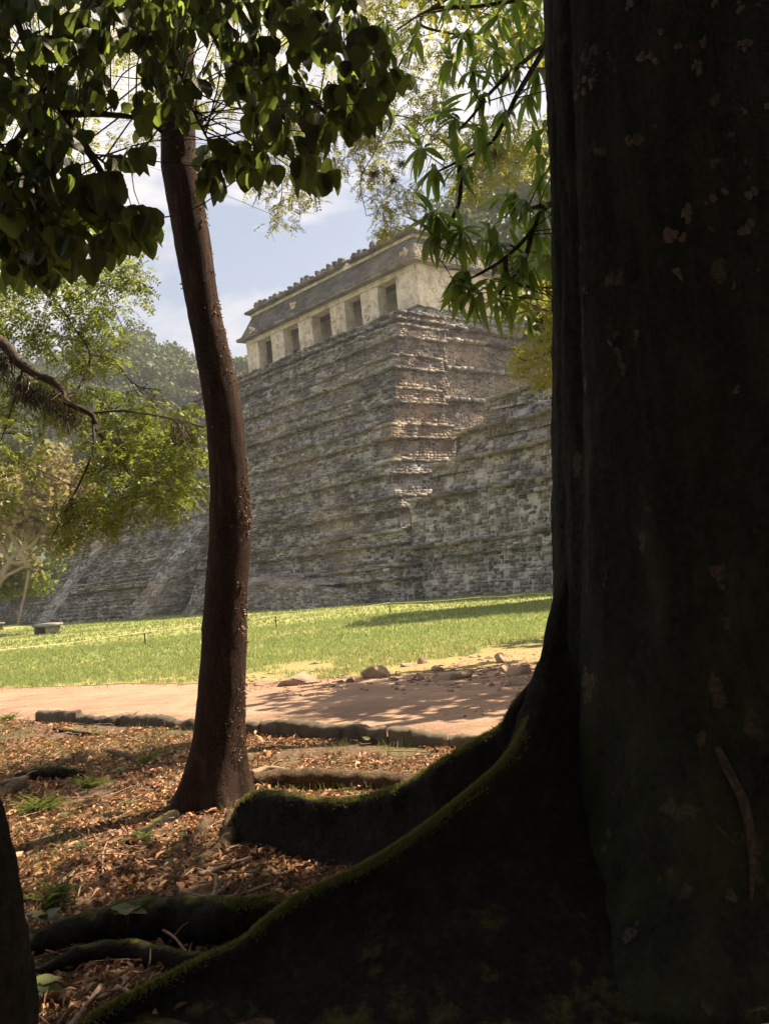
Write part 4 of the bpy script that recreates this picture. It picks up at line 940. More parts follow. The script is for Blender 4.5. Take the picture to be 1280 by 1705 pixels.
wh = [(690, 62, 5.9), (640, 45, 6.1), (735, 186, 5.7), (752, 205, 5.6), (785, 120, 5.8), (800, 150, 5.8), (770, 60, 6.), (830, 28, 6.), (868, 62, 6.), (850, 110, 5.9), (890, 20, 6.1), (895, 120, 6.), (770, 275, 5.7), (722, 282, 5.7), (795, 215, 5.8), (728, 360, 5.7),
      (748, 100, 5.9), (820, 85, 5.9), (810, 235, 5.9), (838, 190, 5.9), (905, 215, 6.1), (900, 260, 6.1), (715, 352, 5.7), (722, 395, 5.7), (860, -10, 6.1), (820, -30, 6.1), (768, -10, 6.), (900, 60, 6.2), (880, 160, 6.), (700, 245, 5.7),
      (766, 385, 5.7), (760, 400, 5.8), (868, 338, 5.8), (850, 325, 5.9), (905, 350, 5.9), (895, 390, 6.), (818, 378, 5.9), (828, 410, 5.8), (865, 425, 5.9), (880, 455, 6.), (770, 455, 5.7), (760, 478, 5.7), (790, 490, 5.7), (815, 468, 5.8), (830, 500, 5.9), (855, 500, 6.), (905, 430, 6.1), (900, 300, 6.), (880, 520, 6.2), (845, 455, 5.9), (800, 400, 5.95)]
wh += [(rm.uniform(935, 1230), rm.uniform(-60, 520), rm.uniform(5.7, 6.7)) for _ in range(60)]+[(rm.uniform(945, 1280), rm.uniform(380, 820), rm.uniform(5.4, 6.3)) for _ in range(70)]+[(rm.uniform(965, 1280), rm.uniform(80, 640), rm.uniform(5.2, 5.9)) for _ in range(80)]  # unseen whorls behind the huge trunk, added to shade the hollow
for x, y, Y in wh:
    c = at(x, y, Y); twig_to(mb, MP, c, .005, rm, .02)
    ax = nrm(np.array([-.5, -.2, -.3])+rm.normal(0, .35, 3)); nl = rm.integers(9, 15)
    for q in range(nl):
        a_ = q*2.4+rm.uniform(-.3, .3); e1 = nrm(np.cross(ax, Zz)); e2 = np.cross(e1, ax)
        out_ = e1*math.cos(a_)+e2*math.sin(a_); d = nrm(out_*rm.uniform(.6, 1.15)+ax*.35+np.array([0, 0, -rm.uniform(.15, .75)])); nv_ = nrm(np.cross(d, np.cross(Zz, d))+rm.normal(0, .25, 3))
        pos.append(c+ax*rm.uniform(-.05, .02)); dirs.append(d); nrms.append(nv_); scs.append(rm.uniform(.13, .25))
mb.build('trunk', M_LIMB, mang, True)
mb = MB(); scatter(mb, LT, LF, np.array(pos), frames(np.array(dirs), np.array(nrms)), np.array(scs), LUV); mb.build('foliage', M_MANGO, mang)

# ------------------------------------------------------------------ small-leaved trees (feathery)
KT = np.array([(0, 0, 0), (.24, .45, .04), (0, 1, 0), (-.24, .45, .04)])
def fronds(mb, C_, D_, Nn_, Ls, r, pairs=7, lw=.30, mi=0):
    """pinnate leaves: leaflets in pairs along a drooping rib"""
    n = len(C_); Fm = frames(D_, Nn_)
    for p in range(pairs):
        t = (p+1)/pairs
        for sgn in (-1, 1):
            base = C_+Fm[:, :, 1]*(Ls*t)[:, None]-Zz*(Ls*t*t*.25)[:, None]
            d = nrm(Fm[:, :, 1]*.55+Fm[:, :, 0]*sgn-Zz*.25+r.normal(0, .15, (n, 3)))
            s_ = Ls*lw*(1-.35*abs(t-.45))*r.uniform(.85, 1.15, n)
            keep = r.random(n) > .06
            scatter(mb, KT, [(0, 1, 2, 3)], base[keep], frames(d, nrm(Fm[:, :, 2]+r.normal(0, .25, (n, 3))))[keep], s_[keep], mi=mi)
def rnd_down(r, n, dn=.45): return nrm(r.normal(size=(n, 3))*[1, 1, .45]-[0, 0, dn])
def spray_tree(root_name, loc, label, trunk, tr, limbs, polys, leaf_mat, seed, frond=True, hub_pts=None, limb_mat=None, L0=.16, twr=.004):
    t = thing(root_name, loc, label, 'tree'); r = np.random.default_rng(seed); mb = MB()
    if trunk: tube(mb, trunk, tr, 12, 40, .08, 6)
    al = []
    for pts, w0, w1 in limbs:
        P = np.array([at(*p) if len(p) == 3 else p[:3] for p in pts]); q, _ = tube(mb, P, np.linspace(w0, w1, len(P)), 7, len(P)*7, .15, 16, seed); al.append(q)
    AP = np.concatenate(al); ml = MB()
    for poly, n, d0, d1, sz in polys:
        C_ = samp(poly, n, r, d0, d1)
        # gather into sprays: pull to nearest cluster centres
        cen = samp(poly, max(6, n//16), r, d0, d1); j = np.argmin(((C_[:, None]-cen[None])**2).sum(-1), 1)
        C_ = C_+(cen[j]-C_)*r.uniform(.05, .5, (len(C_), 1))
        for c in cen: twig_to(mb, AP, c, twr, r, .1)
        for c in C_[::5]: twig_to(mb, cen, c, twr*.5, r, .05)
        if frond: fronds(ml, C_, rnd_down(r, n), nrm(r.normal(0, .5, (n, 3))+[0, 0, 1.]), sz*r.uniform(.7, 1.3, n), r)
        else:
            for q in range(6): 
                P = C_+r.normal(0, sz*.8, C_.shape); scatter(ml, KT, [(0, 1, 2, 3)], P, frames(rnd_down(r, n, .6), nrm(r.normal(size=(n, 3))+[0, 0, .6])), sz*r.uniform(.6, 1.2, n)*.55)
    mb.build('trunk', limb_mat or M_LIMB, t, True); ml.build('foliage', leaf_mat, t)
    return t, AP
def tuft(x, y, Y, s_, seed, parent=None, n=140):
    c = at(x, y, Y); r = np.random.default_rng(seed); d = nrm(r.normal(size=(n, 3))-[0, 0, .3]); mb = MB()
    scatter(mb, BL, [(0, 1, 2, 3)], np.repeat(c[None], n, 0)+r.normal(0, s_*.15, (n, 3)), frames(d, nrm(r.normal(size=(n, 3)))), np.stack([np.full(n, s_*.05), s_*r.uniform(.4, 1.1, n), np.full(n, s_*.3)], 1))
    return mb
ft, AP = spray_tree('feather_leaved_tree', (-6.2, 8.8, 0), 'sunlit tree with feathery yellow green leaves on a mossy limb at the left edge', [(-6.2, 8.8, -.2), (-6.1, 8.8, 1.5), (-5.7, 8.8, 3.), (-5.4, 8.9, 4.8), (-5.0, 9., 7.)], [.26, .22, .17, .12, .05],
    [([(-260, 330, 8.8), (-120, 480, 8.6), (0, 568, 8.4), (28, 600, 8.4), (60, 622, 8.4), (95, 640, 8.4), (110, 668, 8.4), (150, 688, 8.4), (160, 705, 8.4)], .062, .022),
     ([(150, 688, 8.4), (200, 684, 8.5), (250, 690, 8.6), (300, 700, 8.7), (340, 712, 8.8)], .014, .006),
     ([(155, 700, 8.4), (156, 745, 8.3), (140, 790, 8.2), (115, 840, 8.2), (85, 900, 8.2)], .014, .005), ([(158, 715, 8.4), (190, 750, 8.6), (215, 790, 8.8), (230, 840, 9.)], .014, .005),
     ([(110, 668, 8.4), (135, 640, 8.6), (150, 590, 8.8), (120, 540, 9.), (95, 500, 9.2)], .016, .006), ([(-120, 480, 8.6), (-20, 430, 8.7), (60, 440, 8.9), (130, 470, 9.2), (200, 480, 9.4)], .02, .006),
     ([(40, 610, 8.4), (20, 680, 8.3), (0, 740, 8.2)], .012, .005), ([(150, 590, 8.8), (190, 600, 9.1), (225, 640, 9.3), (270, 650, 9.4)], .01, .004)],
    [([(-80, 430), (110, 425), (190, 415), (232, 440), (245, 480), (215, 545), (205, 600), (150, 620), (90, 600), (20, 560), (-80, 560)], 900, 8.7, 10., .175),
     ([(-80, 560), (60, 620), (150, 630), (230, 650), (320, 655), (338, 700), (335, 760), (270, 770), (160, 740), (60, 700), (-80, 700)], 620, 8.6, 9.8, .17),
     ([(160, 700), (338, 700), (338, 830), (285, 860), (235, 870), (160, 880), (140, 800)], 650, 8.0, 9.4, .17),
     ([(-80, 690), (60, 690), (100, 730), (60, 800), (20, 860), (-80, 870)], 170, 7.8, 8.8, .17), ([(60, 840), (140, 810), (200, 830), (150, 915), (90, 905)], 130, 8.0, 8.8, .15),
     ([(225, 435), (275, 345), (262, 400), (240, 470)], 26, 8.6, 9.2, .14)], M_FEATH, 51)
# hanging dry moss on the limb
r = np.random.default_rng(6)
for (x, y) in ((2, 590), (8, 605), (30, 640), (45, 650), (60, 655), (80, 660), (100, 668), (50, 440), (58, 455), (112, 690), (190, 735), (300, 712), (115, 845)):
    mm = MB(); c = at(x, y, 8.4); n = 150; d = nrm(r.normal(0, .45, (n, 3))-[0, 0, 1.]); scatter(mm, BL, [(0, 1, 2, 3)], c+r.normal(0, .05, (n, 3)), frames(d, nrm(r.normal(size=(n, 3)))), np.stack([np.full(n, .008), r.uniform(.06, .2, n), np.full(n, .1)], 1))
    mm.build('hanging_moss', M_EPI, ft)
yt, AP2 = spray_tree('small_leaved_tree', (6.8, 13.4, 0), 'tall tree whose fine yellow green twigs hang in front of the sky over the temple', [(6.8, 13.4, -.2), (6.6, 13.2, 3.4), (6.2, 12.9, 6.4), (5.2, 12.3, 8.2), (3.2, 12.1, 9.3)], [.28, .24, .19, .14, .09],
    [([(1010, -120, 12.06), (860, -60, 11.96), (740, 0, 11.84), (700, 40, 11.84), (770, 60, 11.84)], .04, .014), ([(740, 0, 11.84), (640, -20, 11.84), (500, -60, 11.84), (300, -60, 11.96), (80, -40, 11.96)], .04, .01),
     ([(700, 40, 11.84), (660, 120, 11.64), (640, 190, 11.64), (625, 250, 11.64), (600, 300, 11.64), (610, 360, 11.64)], .014, .004), ([(500, -60, 11.84), (480, 100, 11.96), (455, 240, 11.96), (470, 310, 11.96), (460, 360, 11.96)], .014, .004),
     ([(770, 60, 11.84), (830, 150, 11.96), (840, 230, 11.96), (800, 290, 11.96)], .016, .004), ([(640, 190, 11.64), (560, 220, 11.64), (520, 290, 11.64), (500, 340, 11.64)], .01, .004), ([(640, 190, 11.64), (690, 200, 11.74), (720, 240, 11.74), (700, 320, 11.64)], .01, .004)],
    [([(560, -60), (920, -60), (920, 110), (760, 130), (640, 120), (560, 60)], 598, 11.22, 12.69, 0.158), ([(450, 180), (600, 200), (640, 240), (560, 300), (520, 350), (500, 380), (440, 380), (450, 330), (400, 315), (410, 290)], 598, 11.22, 12.27, 0.142),
     ([(620, 120), (760, 130), (740, 230), (660, 240), (640, 330), (600, 330), (590, 240)], 541, 11.22, 12.27, 0.142), ([(740, 200), (915, 190), (915, 300), (840, 300), (800, 340), (740, 310)], 655, 11.22, 12.69, 0.158),
     ([(620, 310), (700, 300), (690, 350), (650, 390), (620, 390)], 213, 11.22, 12.06, 0.128), ([(-60, -60), (560, -60), (560, 200), (300, 210), (120, 300), (0, 330), (-60, 200)], 1482, 11.22, 12.69, 0.170), ([(560, -60), (700, -60), (700, 160), (600, 160)], 370, 11.22, 12.17, 0.142)], M_FINE, 61, twr=.003)
mb = MB(); crown_cards(mb, (4.4, 7.3, 9.6), 2.0, 1500, .13, 93, flat=.5, lobes=9, face=.1); crown_cards(mb, (2.9, 12.4, 9.2), 1.9, 1200, .11, 94, flat=.5, lobes=9, face=.1); mb.build('crown', M_FINE, yt)  # unseen leaf clumps added to throw dappled shade on the forest floor
for i_, (x, y) in enumerate(((825, 255), (668, 272), (622, 290), (655, 300))):
    tuft(x, y, 11.1, .17 if i_ == 0 else .12, 400+i_).build('air_plant', M_EPI, yt)
lt, _ = spray_tree('yellow_leaved_tree', (5.6, 15.5, 0), 'small tree with sunlit yellow green leaves showing beside the huge trunk', [(5.6, 15.5, -.2), (5.5, 15.4, 2.), (5.1, 14.7, 4.2), (4.7, 14., 5.6)], [.13, .11, .08, .05],
    [([(1090, 620, 13.25), (1000, 540, 12.97), (920, 520, 12.42), (870, 500, 12.14), (850, 480, 12.14)], .03, .006), ([(1000, 540, 12.97), (930, 580, 12.42), (880, 600, 12.14), (855, 590, 12.14)], .02, .005)],
    [([(850, 470), (925, 440), (960, 480), (960, 660), (920, 640), (870, 560), (890, 545), (845, 530)], 420, 11.87, 13.80, .16), ([(842, 590), (925, 560), (940, 650), (885, 640), (855, 640)], 170, 11.87, 12.97, .16), ([(905, 480), (1080, 440), (1120, 700), (960, 700)], 260, 12.14, 14.08, .16)], M_LOBE, 71)

# pale tree beyond the lawn at the left
pale = thing('pale_tree', (-31., 62., 0), 'bushy tan leaved tree with pale forked limbs at the left end of the pyramid', 'tree')
mb = MB(); pr2 = lambda x, y: at(x, y, 60.)
b0 = at(-10, 1000, 60.); b0[2] = -.2
for pts in ([(-20, 1040), (-8, 985), (10, 960), (50, 940)], [(-18, 1030), (-20, 950), (-5, 900), (20, 915), (50, 945)][:3], [(48, 945), (25, 900), (5, 865), (-10, 840)], [(30, 930), (50, 885), (40, 840), (45, 800)], [(-8, 985), (20, 930), (60, 900), (80, 850)], [(0, 905), (20, 935), (48, 945), (30, 1040)]):
    tube(mb, [pr2(*p) for p in pts], np.linspace(.22, .07, len(pts)), 8, 24, .25, 3)
mb.build('trunk', M_PALE, pale, True)
mb = MB()
for q, (x, y, R, n) in enumerate(((60, 830, 3.2, 1500), (10, 850, 2.8, 900), (110, 810, 2.6, 1100), (80, 780, 2.2, 800), (140, 850, 1.8, 500), (-20, 900, 3, 700), (-30, 820, 3, 700), (90, 880, 2.0, 500), (5, 955, 1.7, 400))):
    crown_cards(mb, at(x, y, 60.+q % 3), R, n, .26, 500+q, flat=.8, lobes=7, face=.1)
mb.build('crown', M_TAN, pale)
sh = thing('shrub', gd(-30, 1050), 'sunlit green bush left of the pyramid foot', 'bush'); mb = MB()
for q in range(5): crown_cards(mb, at(-40+q*22, 985-q*4, 62.), 1.7, 420, .2, 530+q, flat=.9, face=.1)
mb.build('foliage', M_FEATH, sh)

# ------------------------------------------------------------------ kerb
kb = thing('stone_kerb', gd(330, 1212), 'low dark kerb of long rough stones along the near side of the dirt path', 'kerb'); r = np.random.default_rng(12)
kx = np.interp
def kpt(x): return np.array([x, kerby(x), 0.])
x = KX[2]; kk = 0
while x < KX[-2]:
    L_ = r.uniform(.55, 1.5); x2 = min(x+L_, KX[-2]); m_ = max(7, int(L_/.025)); px2 = np.linspace(x, x2-.015, m_); hh = .125+.03*r.uniform(-1, 1)
    rows = []
    prof_ = [(-.0, -.12), (-.01, .02), (-.005, .07), (.01, hh-.02), (.04, hh), (.14, hh+.005), (.2, hh-.02), (.22, -.05)]
    for dy, dz in prof_:
        c = np.stack([px2, kerby(px2)+dy, 0*px2+dz], 1); rows.append(c)
    G = np.stack(rows, 0); f = G.reshape(-1, 3); f = f+np.stack([0*f[:, 0], fbm(f, 9, 3)*.05+fbm(f, 28, 6)*.03, (fbm(f, 5, 5)*.05+fbm(f, 24, 8)*.014)*(f[:, 2] > 0)], 1); 
    mb = MB(); G = f.reshape(G.shape); grid(mb, G); 
    for col in (0, -1):
        c = G[:, col]; mb.add(np.vstack([c, c.mean(0)]), [(i, i+1, len(c)) if col == 0 else (i+1, i, len(c)) for i in range(len(c)-1)])
    mb.build('kerb_stone', M_KERB, kb); x = x2

# ------------------------------------------------------------------ rocks
def rock_mesh(c, sx, sy, sz, seed, rot=0., cuts=5):
    nu, nv = 18, 12; a = np.linspace(0, 2*np.pi, nu, endpoint=False); b = np.linspace(.02, np.pi-.02, nv)
    B_, A_ = np.meshgrid(b, a, indexing='ij'); d = np.stack([np.sin(B_)*np.cos(A_), np.sin(B_)*np.sin(A_), np.cos(B_)], -1).reshape(-1, 3)
    r = np.random.default_rng(seed); d = d*1.15
    for q in range(cuts+7):
        n_ = nrm(r.normal(size=3)*[1, 1, .8]); h = r.uniform(.42, .8); e_ = d@n_-h; d = d-n_*np.maximum(e_, 0)[:, None]
    d = d+(fbm(d+seed, 3., seed)*.05)[:, None]*d
    R2 = np.array([[math.cos(rot), -math.sin(rot), 0], [math.sin(rot), math.cos(rot), 0], [0, 0, 1]])
    P = (d*[sx, sy, sz])@R2.T+c; mb = MB(); grid(mb, P.reshape(nv, nu, 3), wrap=True); return mb
rocks = [(497, 1140, .62, .3, .17, .2, 'long flat topped brown slab of rock, the biggest stone at the lawn edge'), (437, 1141, .30, .16, .07, .5, 'thin tilted slab of rock just left of the biggest stone'), (632, 1128, .34, .2, .14, .3, 'squat peaked rock midway along the lawn edge'),
         (526, 1105, .22, .14, .06, 0, 'small flat stone in the grass above the biggest slab'), (675, 1111, .24, .16, .08, 0, 'small pale flat rock right of the peaked rock'), (760, 1131, .38, .2, .15, -.1, 'dark rounded rock in the shaded part of the lawn edge'),
         (727, 1118, .2, .14, .12, .4, 'lumpy brown stone just above the dark rounded rock'), (703, 1106, .15, .1, .1, .2, 'small brown stone standing in the grass'), (786, 1096, .13, .1, .06, .2, 'small lone stone highest in the rubble'), (836, 1104, .26, .16, .12, .6, 'angular pale rock at the top of the rubble heap'),
         (815, 1098, .2, .12, .05, -.4, 'thin flat stone leaning on the rubble heap'), (868, 1122, .32, .24, .14, 0, 'round dark rock beside the flare of the huge trunk'), (842, 1120, .18, .14, .1, .3, 'blocky stone inside the rubble heap'), (573, 1130, .12, .08, .06, .1, 'small stone just left of the peaked rock'),
         (585, 1136, .1, .08, .05, .8, 'tiny stone below the peaked rock'), (700, 1133, .12, .09, .06, .8, 'small stone at the path side of the rubble'), (560, 1121, .09, .07, .04, .8, 'tiny brown stone in the grass'), (862, 1140, .2, .15, .1, .8, 'brown stone at the foot of the rubble heap')]
for q, (x, y, sx, sy, sz, ro, lab) in enumerate(rocks):
    c = gd(x, y, .1); c[2] = float(height(c[0:1], c[1:2])[0])+sz*.2
    o = rock_mesh(c*0, sx*.8, sy*.9, sz, 40+q*3, ro).build('rock', M_ROCK); o.location = c; tag(o, lab, 'rock', 'stones along the edge of the lawn')
rub = MB(); r = np.random.default_rng(77)
for q in range(260):
    if q < 170: x, y = r.normal(800, 60), r.normal(1118, 14)
    else: x, y = r.uniform(400, 760), r.normal(1134, 9)
    if y < 1085: continue
    c = gd(x, y, .1); c[2] = float(height(c[0:1], c[1:2])[0])+.01; s_ = r.uniform(.012, .045); m_ = rock_mesh(c, s_*1.5, s_, s_*.7, q, r.uniform(0, 3), 1); rub.add(m_.v[0], m_.f[0])
tag(rub.build('rubble', M_ROCK), 'loose broken stones scattered along the lawn edge', 'rubble', kind='stuff')

# ------------------------------------------------------------------ rope fence, slab benches
def gz(p): return float(height(np.array([p[0]]), np.array([p[1]]))[0])
posts = []
for q, (x, y, h, lab) in enumerate(((243, 1076, .62, 'leftmost slim dark rope post, left of the slim tree'), (461, 1046, .62, 'slim dark rope post on the sunny grass just right of the slim tree'), (650, 1022, .5, 'slim rope post in the shaded grass before the pyramid corner'))):
    b = gd(x, y, .0); b[2] = gz(b); h = {0: .50, 1: .56, 2: .50}[q]
    t = thing('rope_post', b, lab, 'post', 'posts of the rope fence'); mb = MB(); tube(mb, [b-[0, 0, .1], b+[-.01+.0, 0, h*.5], b+[-.02, 0, h]], .022, 8, 6, .06); mb.build('stake', M_POST, t)
    mb = MB(); tube(mb, [b+[-.05, 0, h-.05], b+[.01, 0, h-.05]], .03, 8); mb.build('rope_knot', M_ROPE, t); posts.append(b+[-.02, -.03, h-.04])
posts = [at(-60, 1088, 24.), ] + posts + [at(800, 994, 40.), at(880, 988, 38), at(980, 985, 36)]
mb = MB(); 
for a_, b_ in zip(posts[:-1], posts[1:]):
    m_ = (a_+b_)/2-[0, 0, .05]; tube(mb, [a_, m_, b_], .007, 5, 14)
o = mb.build('fence_rope', M_ROPE); tag(o, 'thin pale rope strung across the lawn in front of the pyramid', 'rope')
for (x, y, w, lab) in ((80, 1056, 1.15, 'low stone bench with a flat top slab at the foot of the staircase'), (-8, 1050, 1.2, 'stone bench cut off by the left edge of the picture')):
    b = gd(x, y); b[2] = gz(b); t = thing('stone_bench', b, lab, 'bench'); mb = MB()
    d_ = U; i_ = Vv
    def bx(c, s3): B = BOXV*s3; return c+B[:, :1]*d_+B[:, 1:2]*i_+B[:, 2:3]*Zz+r.uniform(-.02, .02, (8, 3))
    mb.add(bx(b+[0, 0, .58], (2*w, 1., .16)), BOXF); mb.build('top_slab', M_RUBBLE, t)
    for sgn in (-1, 1):
        mb = MB(); mb.add(bx(b+d_*sgn*w*.72+[0, 0, .25], (.36, .8, .5)), BOXF); mb.build('support', M_STONE, t)
    mb = MB(); mb.add(bx(b+i_*.3+[0, 0, .24], (1.1*w, .2, .48)), BOXF); mb.build('back_stone', M_ROOF, t)

# ------------------------------------------------------------------ ground cover
def on_ground(X, Y): return np.stack([X, Y, height(X, Y)], 1)
def view_samp(n, y0, y1, r, p=1., m0=.46, m1=.46):
    Y = y0+(y1-y0)*r.random(n)**p; X = Y*r.uniform(-m0, m1, n); return X, Y
r = np.random.default_rng(88)
# dead leaves
X, Y = view_samp(88000, 2.9, 14.5, r, .85, .80, .25); m = (Y < kerby(X)-.02) & ((Y > 3.75) | (X < -1.15)); X, Y = X[m], Y[m]
P = on_ground(X, Y); m = (fbm(P, 1.3, 55)+.3*fbm(P, 5, 57)) > -.22; P = P[m]; n = len(P); P[:, 2] += r.uniform(.003, .03, n)
T, F_, _ = leaf_T([0, .3, .65, 1.], [.04, .3, .3, .0], .5, .5)
mb = MB(); scatter(mb, T, F_, P, frames(nrm(r.normal(size=(n, 3))*[1, 1, .22]), nrm(r.normal(0, .42, (n, 3))+[0, 0, 1])), np.stack([r.uniform(.014, .04, n), r.uniform(.026, .066, n), r.uniform(.02, .09, n)], 1)*r.choice([.55, 1., 1.25, 1.9], n, p=[.3, .4, .24, .06])[:, None])
X, Y = view_samp(9000, 9, 21, r, 1., .5, .3); m = (Y > kerby(X)+.1) & (Y < pathfar(X)+.5+1.6*np.clip(X+3, 0, 2)); P = on_ground(X[m], Y[m]); m = fbm(P, .8, 56)+.16*(P[:, 0])+.35*np.exp(-(P[:, 1]-pathfar(P[:, 0])-.3)**2/.5) > .05; P = P[m]; n = len(P); P[:, 2] += .015
scatter(mb, T, F_, P, frames(nrm(r.normal(size=(n, 3))*[1, 1, .15]), nrm(r.normal(0, .3, (n, 3))+[0, 0, 1])), np.stack([r.uniform(.02, .045, n), r.uniform(.03, .07, n), r.uniform(.02, .05, n)], 1))
tag(mb.build('leaf_litter', M_LITTER), 'brown dead leaves covering the forest floor', 'leaf litter', kind='stuff')
# lawn grass
def blades(mb, P, hmin, hmax, wid, r, lean=.45, per=3):
    for q in range(per):
        n = len(P); d = nrm(r.normal(0, lean, (n, 3))*[1, 1, 0]+[0, 0, 1]); h = r.uniform(hmin, hmax, n)
        scatter(mb, BL, [(0, 1, 2, 3)], P+r.normal(0, .03, (n, 3))*[1, 1, 0], frames(d, nrm(r.normal(size=(n, 3)))), np.stack([wid*r.uniform(.6, 1.3, n), h, h*.6], 1))
mb = MB()
for (y0, y1, n, w, h0, h1) in ((14, 24, 26000, .014, .04, .10), (24, 38, 22000, .025, .05, .12), (38, 80, 16000, .05, .06, .14)):
    X, Y = view_samp(n, y0, y1, r, .9); k_ = Y > pathfar(X)+.05
    Pt = on_ground(X[k_], Y[k_]); tv = (Pt-C0); vv_ = tv@Vv; dens = fbm(Pt, .5, 66)+(Pt[:, 1]-pathfar(Pt[:, 0]))*.16-.35-.1*np.clip(Pt[:, 0]+3, 0, 6)*(Pt[:, 1] < 24)+fbm(Pt, 2.5, 67)*.5
    Pt = Pt[(vv_ < -14.3) & (dens > -.25)]; Pt[:, 2] += .01; blades(mb, Pt, h0, h1, w, r, per=3)
tag(mb.build('grass', M_GRASS), 'short sunlit yellow green lawn grass', 'grass', kind='stuff')
# thin grass and seedlings among the litter
mb = MB(); X, Y = view_samp(5200, 4.5, 14., r, .8, .5, .2); k_ = Y < kerby(X)-.05; P = on_ground(X[k_], Y[k_]); k_ = (fbm(P, .8, 91)+.25*fbm(P, 4, 92)-.08*P[:, 0]) > .28; blades(mb, P[k_], .04, .12, .005, r, .7, 5)
X, Y = view_samp(2500, 9.5, 19., r, 1., .5, .3); k_ = (abs(Y-pathfar(X)) < .5) | (abs(Y-kerby(X)+.12) < .12); P = on_ground(X[k_], Y[k_]); blades(mb, P, .04, .12, .006, r, .6, 4)
tag(mb.build('thin_grass', M_WEED), 'sparse thin grass growing through the dead leaves', 'grass', kind='stuff')
gp = [(65, 1350, .17, 'tufted dark grass clump in the shade at the left'), (215, 1205, .14, 'grass tuft at the foot of the kerb left of the slim tree'), (12, 1200, .16, 'grass tuft at the left end of the kerb'), (245, 1265, .12, 'bright grass tuft among leaves left of the slim tree'), (150, 1310, .16, 'arching grass tuft beside the dark log'), (240, 1400, .10, 'thin grass sprig below the slim tree'), (95, 1510, .16, 'dim grass tuft near the mossy fallen root')]
for q, (x, y, s_, lab) in enumerate(gp):
    c = gd(x, y); c[2] = gz(c); n = 140 if q == 0 else 46; mb = MB(); T3, F3, _ = leaf_T([0, .35, .7, 1.], [.5, .5, .35, 0.], .2, .9)
    d = nrm(r.normal(0, .55, (n, 3))*[1, 1, .2]+[0, 0, 1]); scatter(mb, T3, F3, np.repeat([[0, 0, 0]], n, 0)+r.normal(0, s_*.25, (n, 3))*[1, 1, 0], frames(d, nrm(np.cross(d, np.cross(Zz, d))+1e-3)), np.stack([np.full(n, .010), s_*r.uniform(.6, 1.3, n), s_*r.uniform(.6, 1., n)], 1))
    o = mb.build('grass_tuft', M_WEED); o.location = c; tag(o, lab, 'grass tuft', 'grass tufts on the forest floor')
sd = [(104, 1262, 'pair of bright seedling leaves left of the slim tree'), (92, 1400, 'bright seedling near the left edge'), (208, 1348, 'seedling with round leaves left of the slim tree base'), (135, 1442, 'small seedling among sticks'), (215, 1573, 'pale leafed seedling in the dark left hollow'), (80, 1555, 'large leafed seedling beside the close mossy trunk'), (295, 1528, 'tiny two leafed seedling in front of the mossy fallen root'),
      (165, 1225, 'small weed near the kerb'), (70, 1660, 'dim broad leafed weed beside the close mossy trunk'), (612, 1240, 'tiny weed growing by the kerb'), (665, 1232, 'seedling growing from the kerb stones'), (160, 1215, 'weed leaning on the kerb'), (110, 1375, 'low cluster of green weeds in sun'), (185, 1375, 'low weed cluster below the grass'), (305, 1405, 'small sprig beside the slim tree root'), (250, 1250, 'spreading weed in the sunny leaves'), (200, 1290, 'leafy weed beside the dark log')]
for q, (x, y, lab) in enumerate(sd):
    c = gd(x, y); c[2] = gz(c)+(0.10 if q in (4, 6) else 0); t = thing('seedling', c, lab, 'seedling', 'seedlings on the forest floor'); mb = MB(); h = r.uniform(.05, .11)
    if q == 6: h = .16
    tube(mb, [c, c+[.01, 0, h*.6], c+[.0, 0, h]], .0025, 5); mb.build('stem', M_WEED, t); n = 2 if q == 6 else int(r.integers(4, 8)); mb = MB()
    a = np.arange(n)*(6.28/n)+r.uniform(0, 3); d = np.stack([np.cos(a), np.sin(a), r.uniform(.0, .5, n)], 1); top_ = np.repeat([c+[0, 0, h]], n, 0)-Zz*r.uniform(0, h*.5, (n, 1))*(q != 6)
    sz = r.uniform(.04, .08, n)*(1.4 if q in (4, 5, 8) else 1); scatter(mb, BT, BFc, top_, frames(nrm(d), np.repeat([[0, 0, 1.]], n, 0)), sz, BUV); mb.build('leaf', M_FEATH if q in (0, 1, 4) else M_WEED, t)
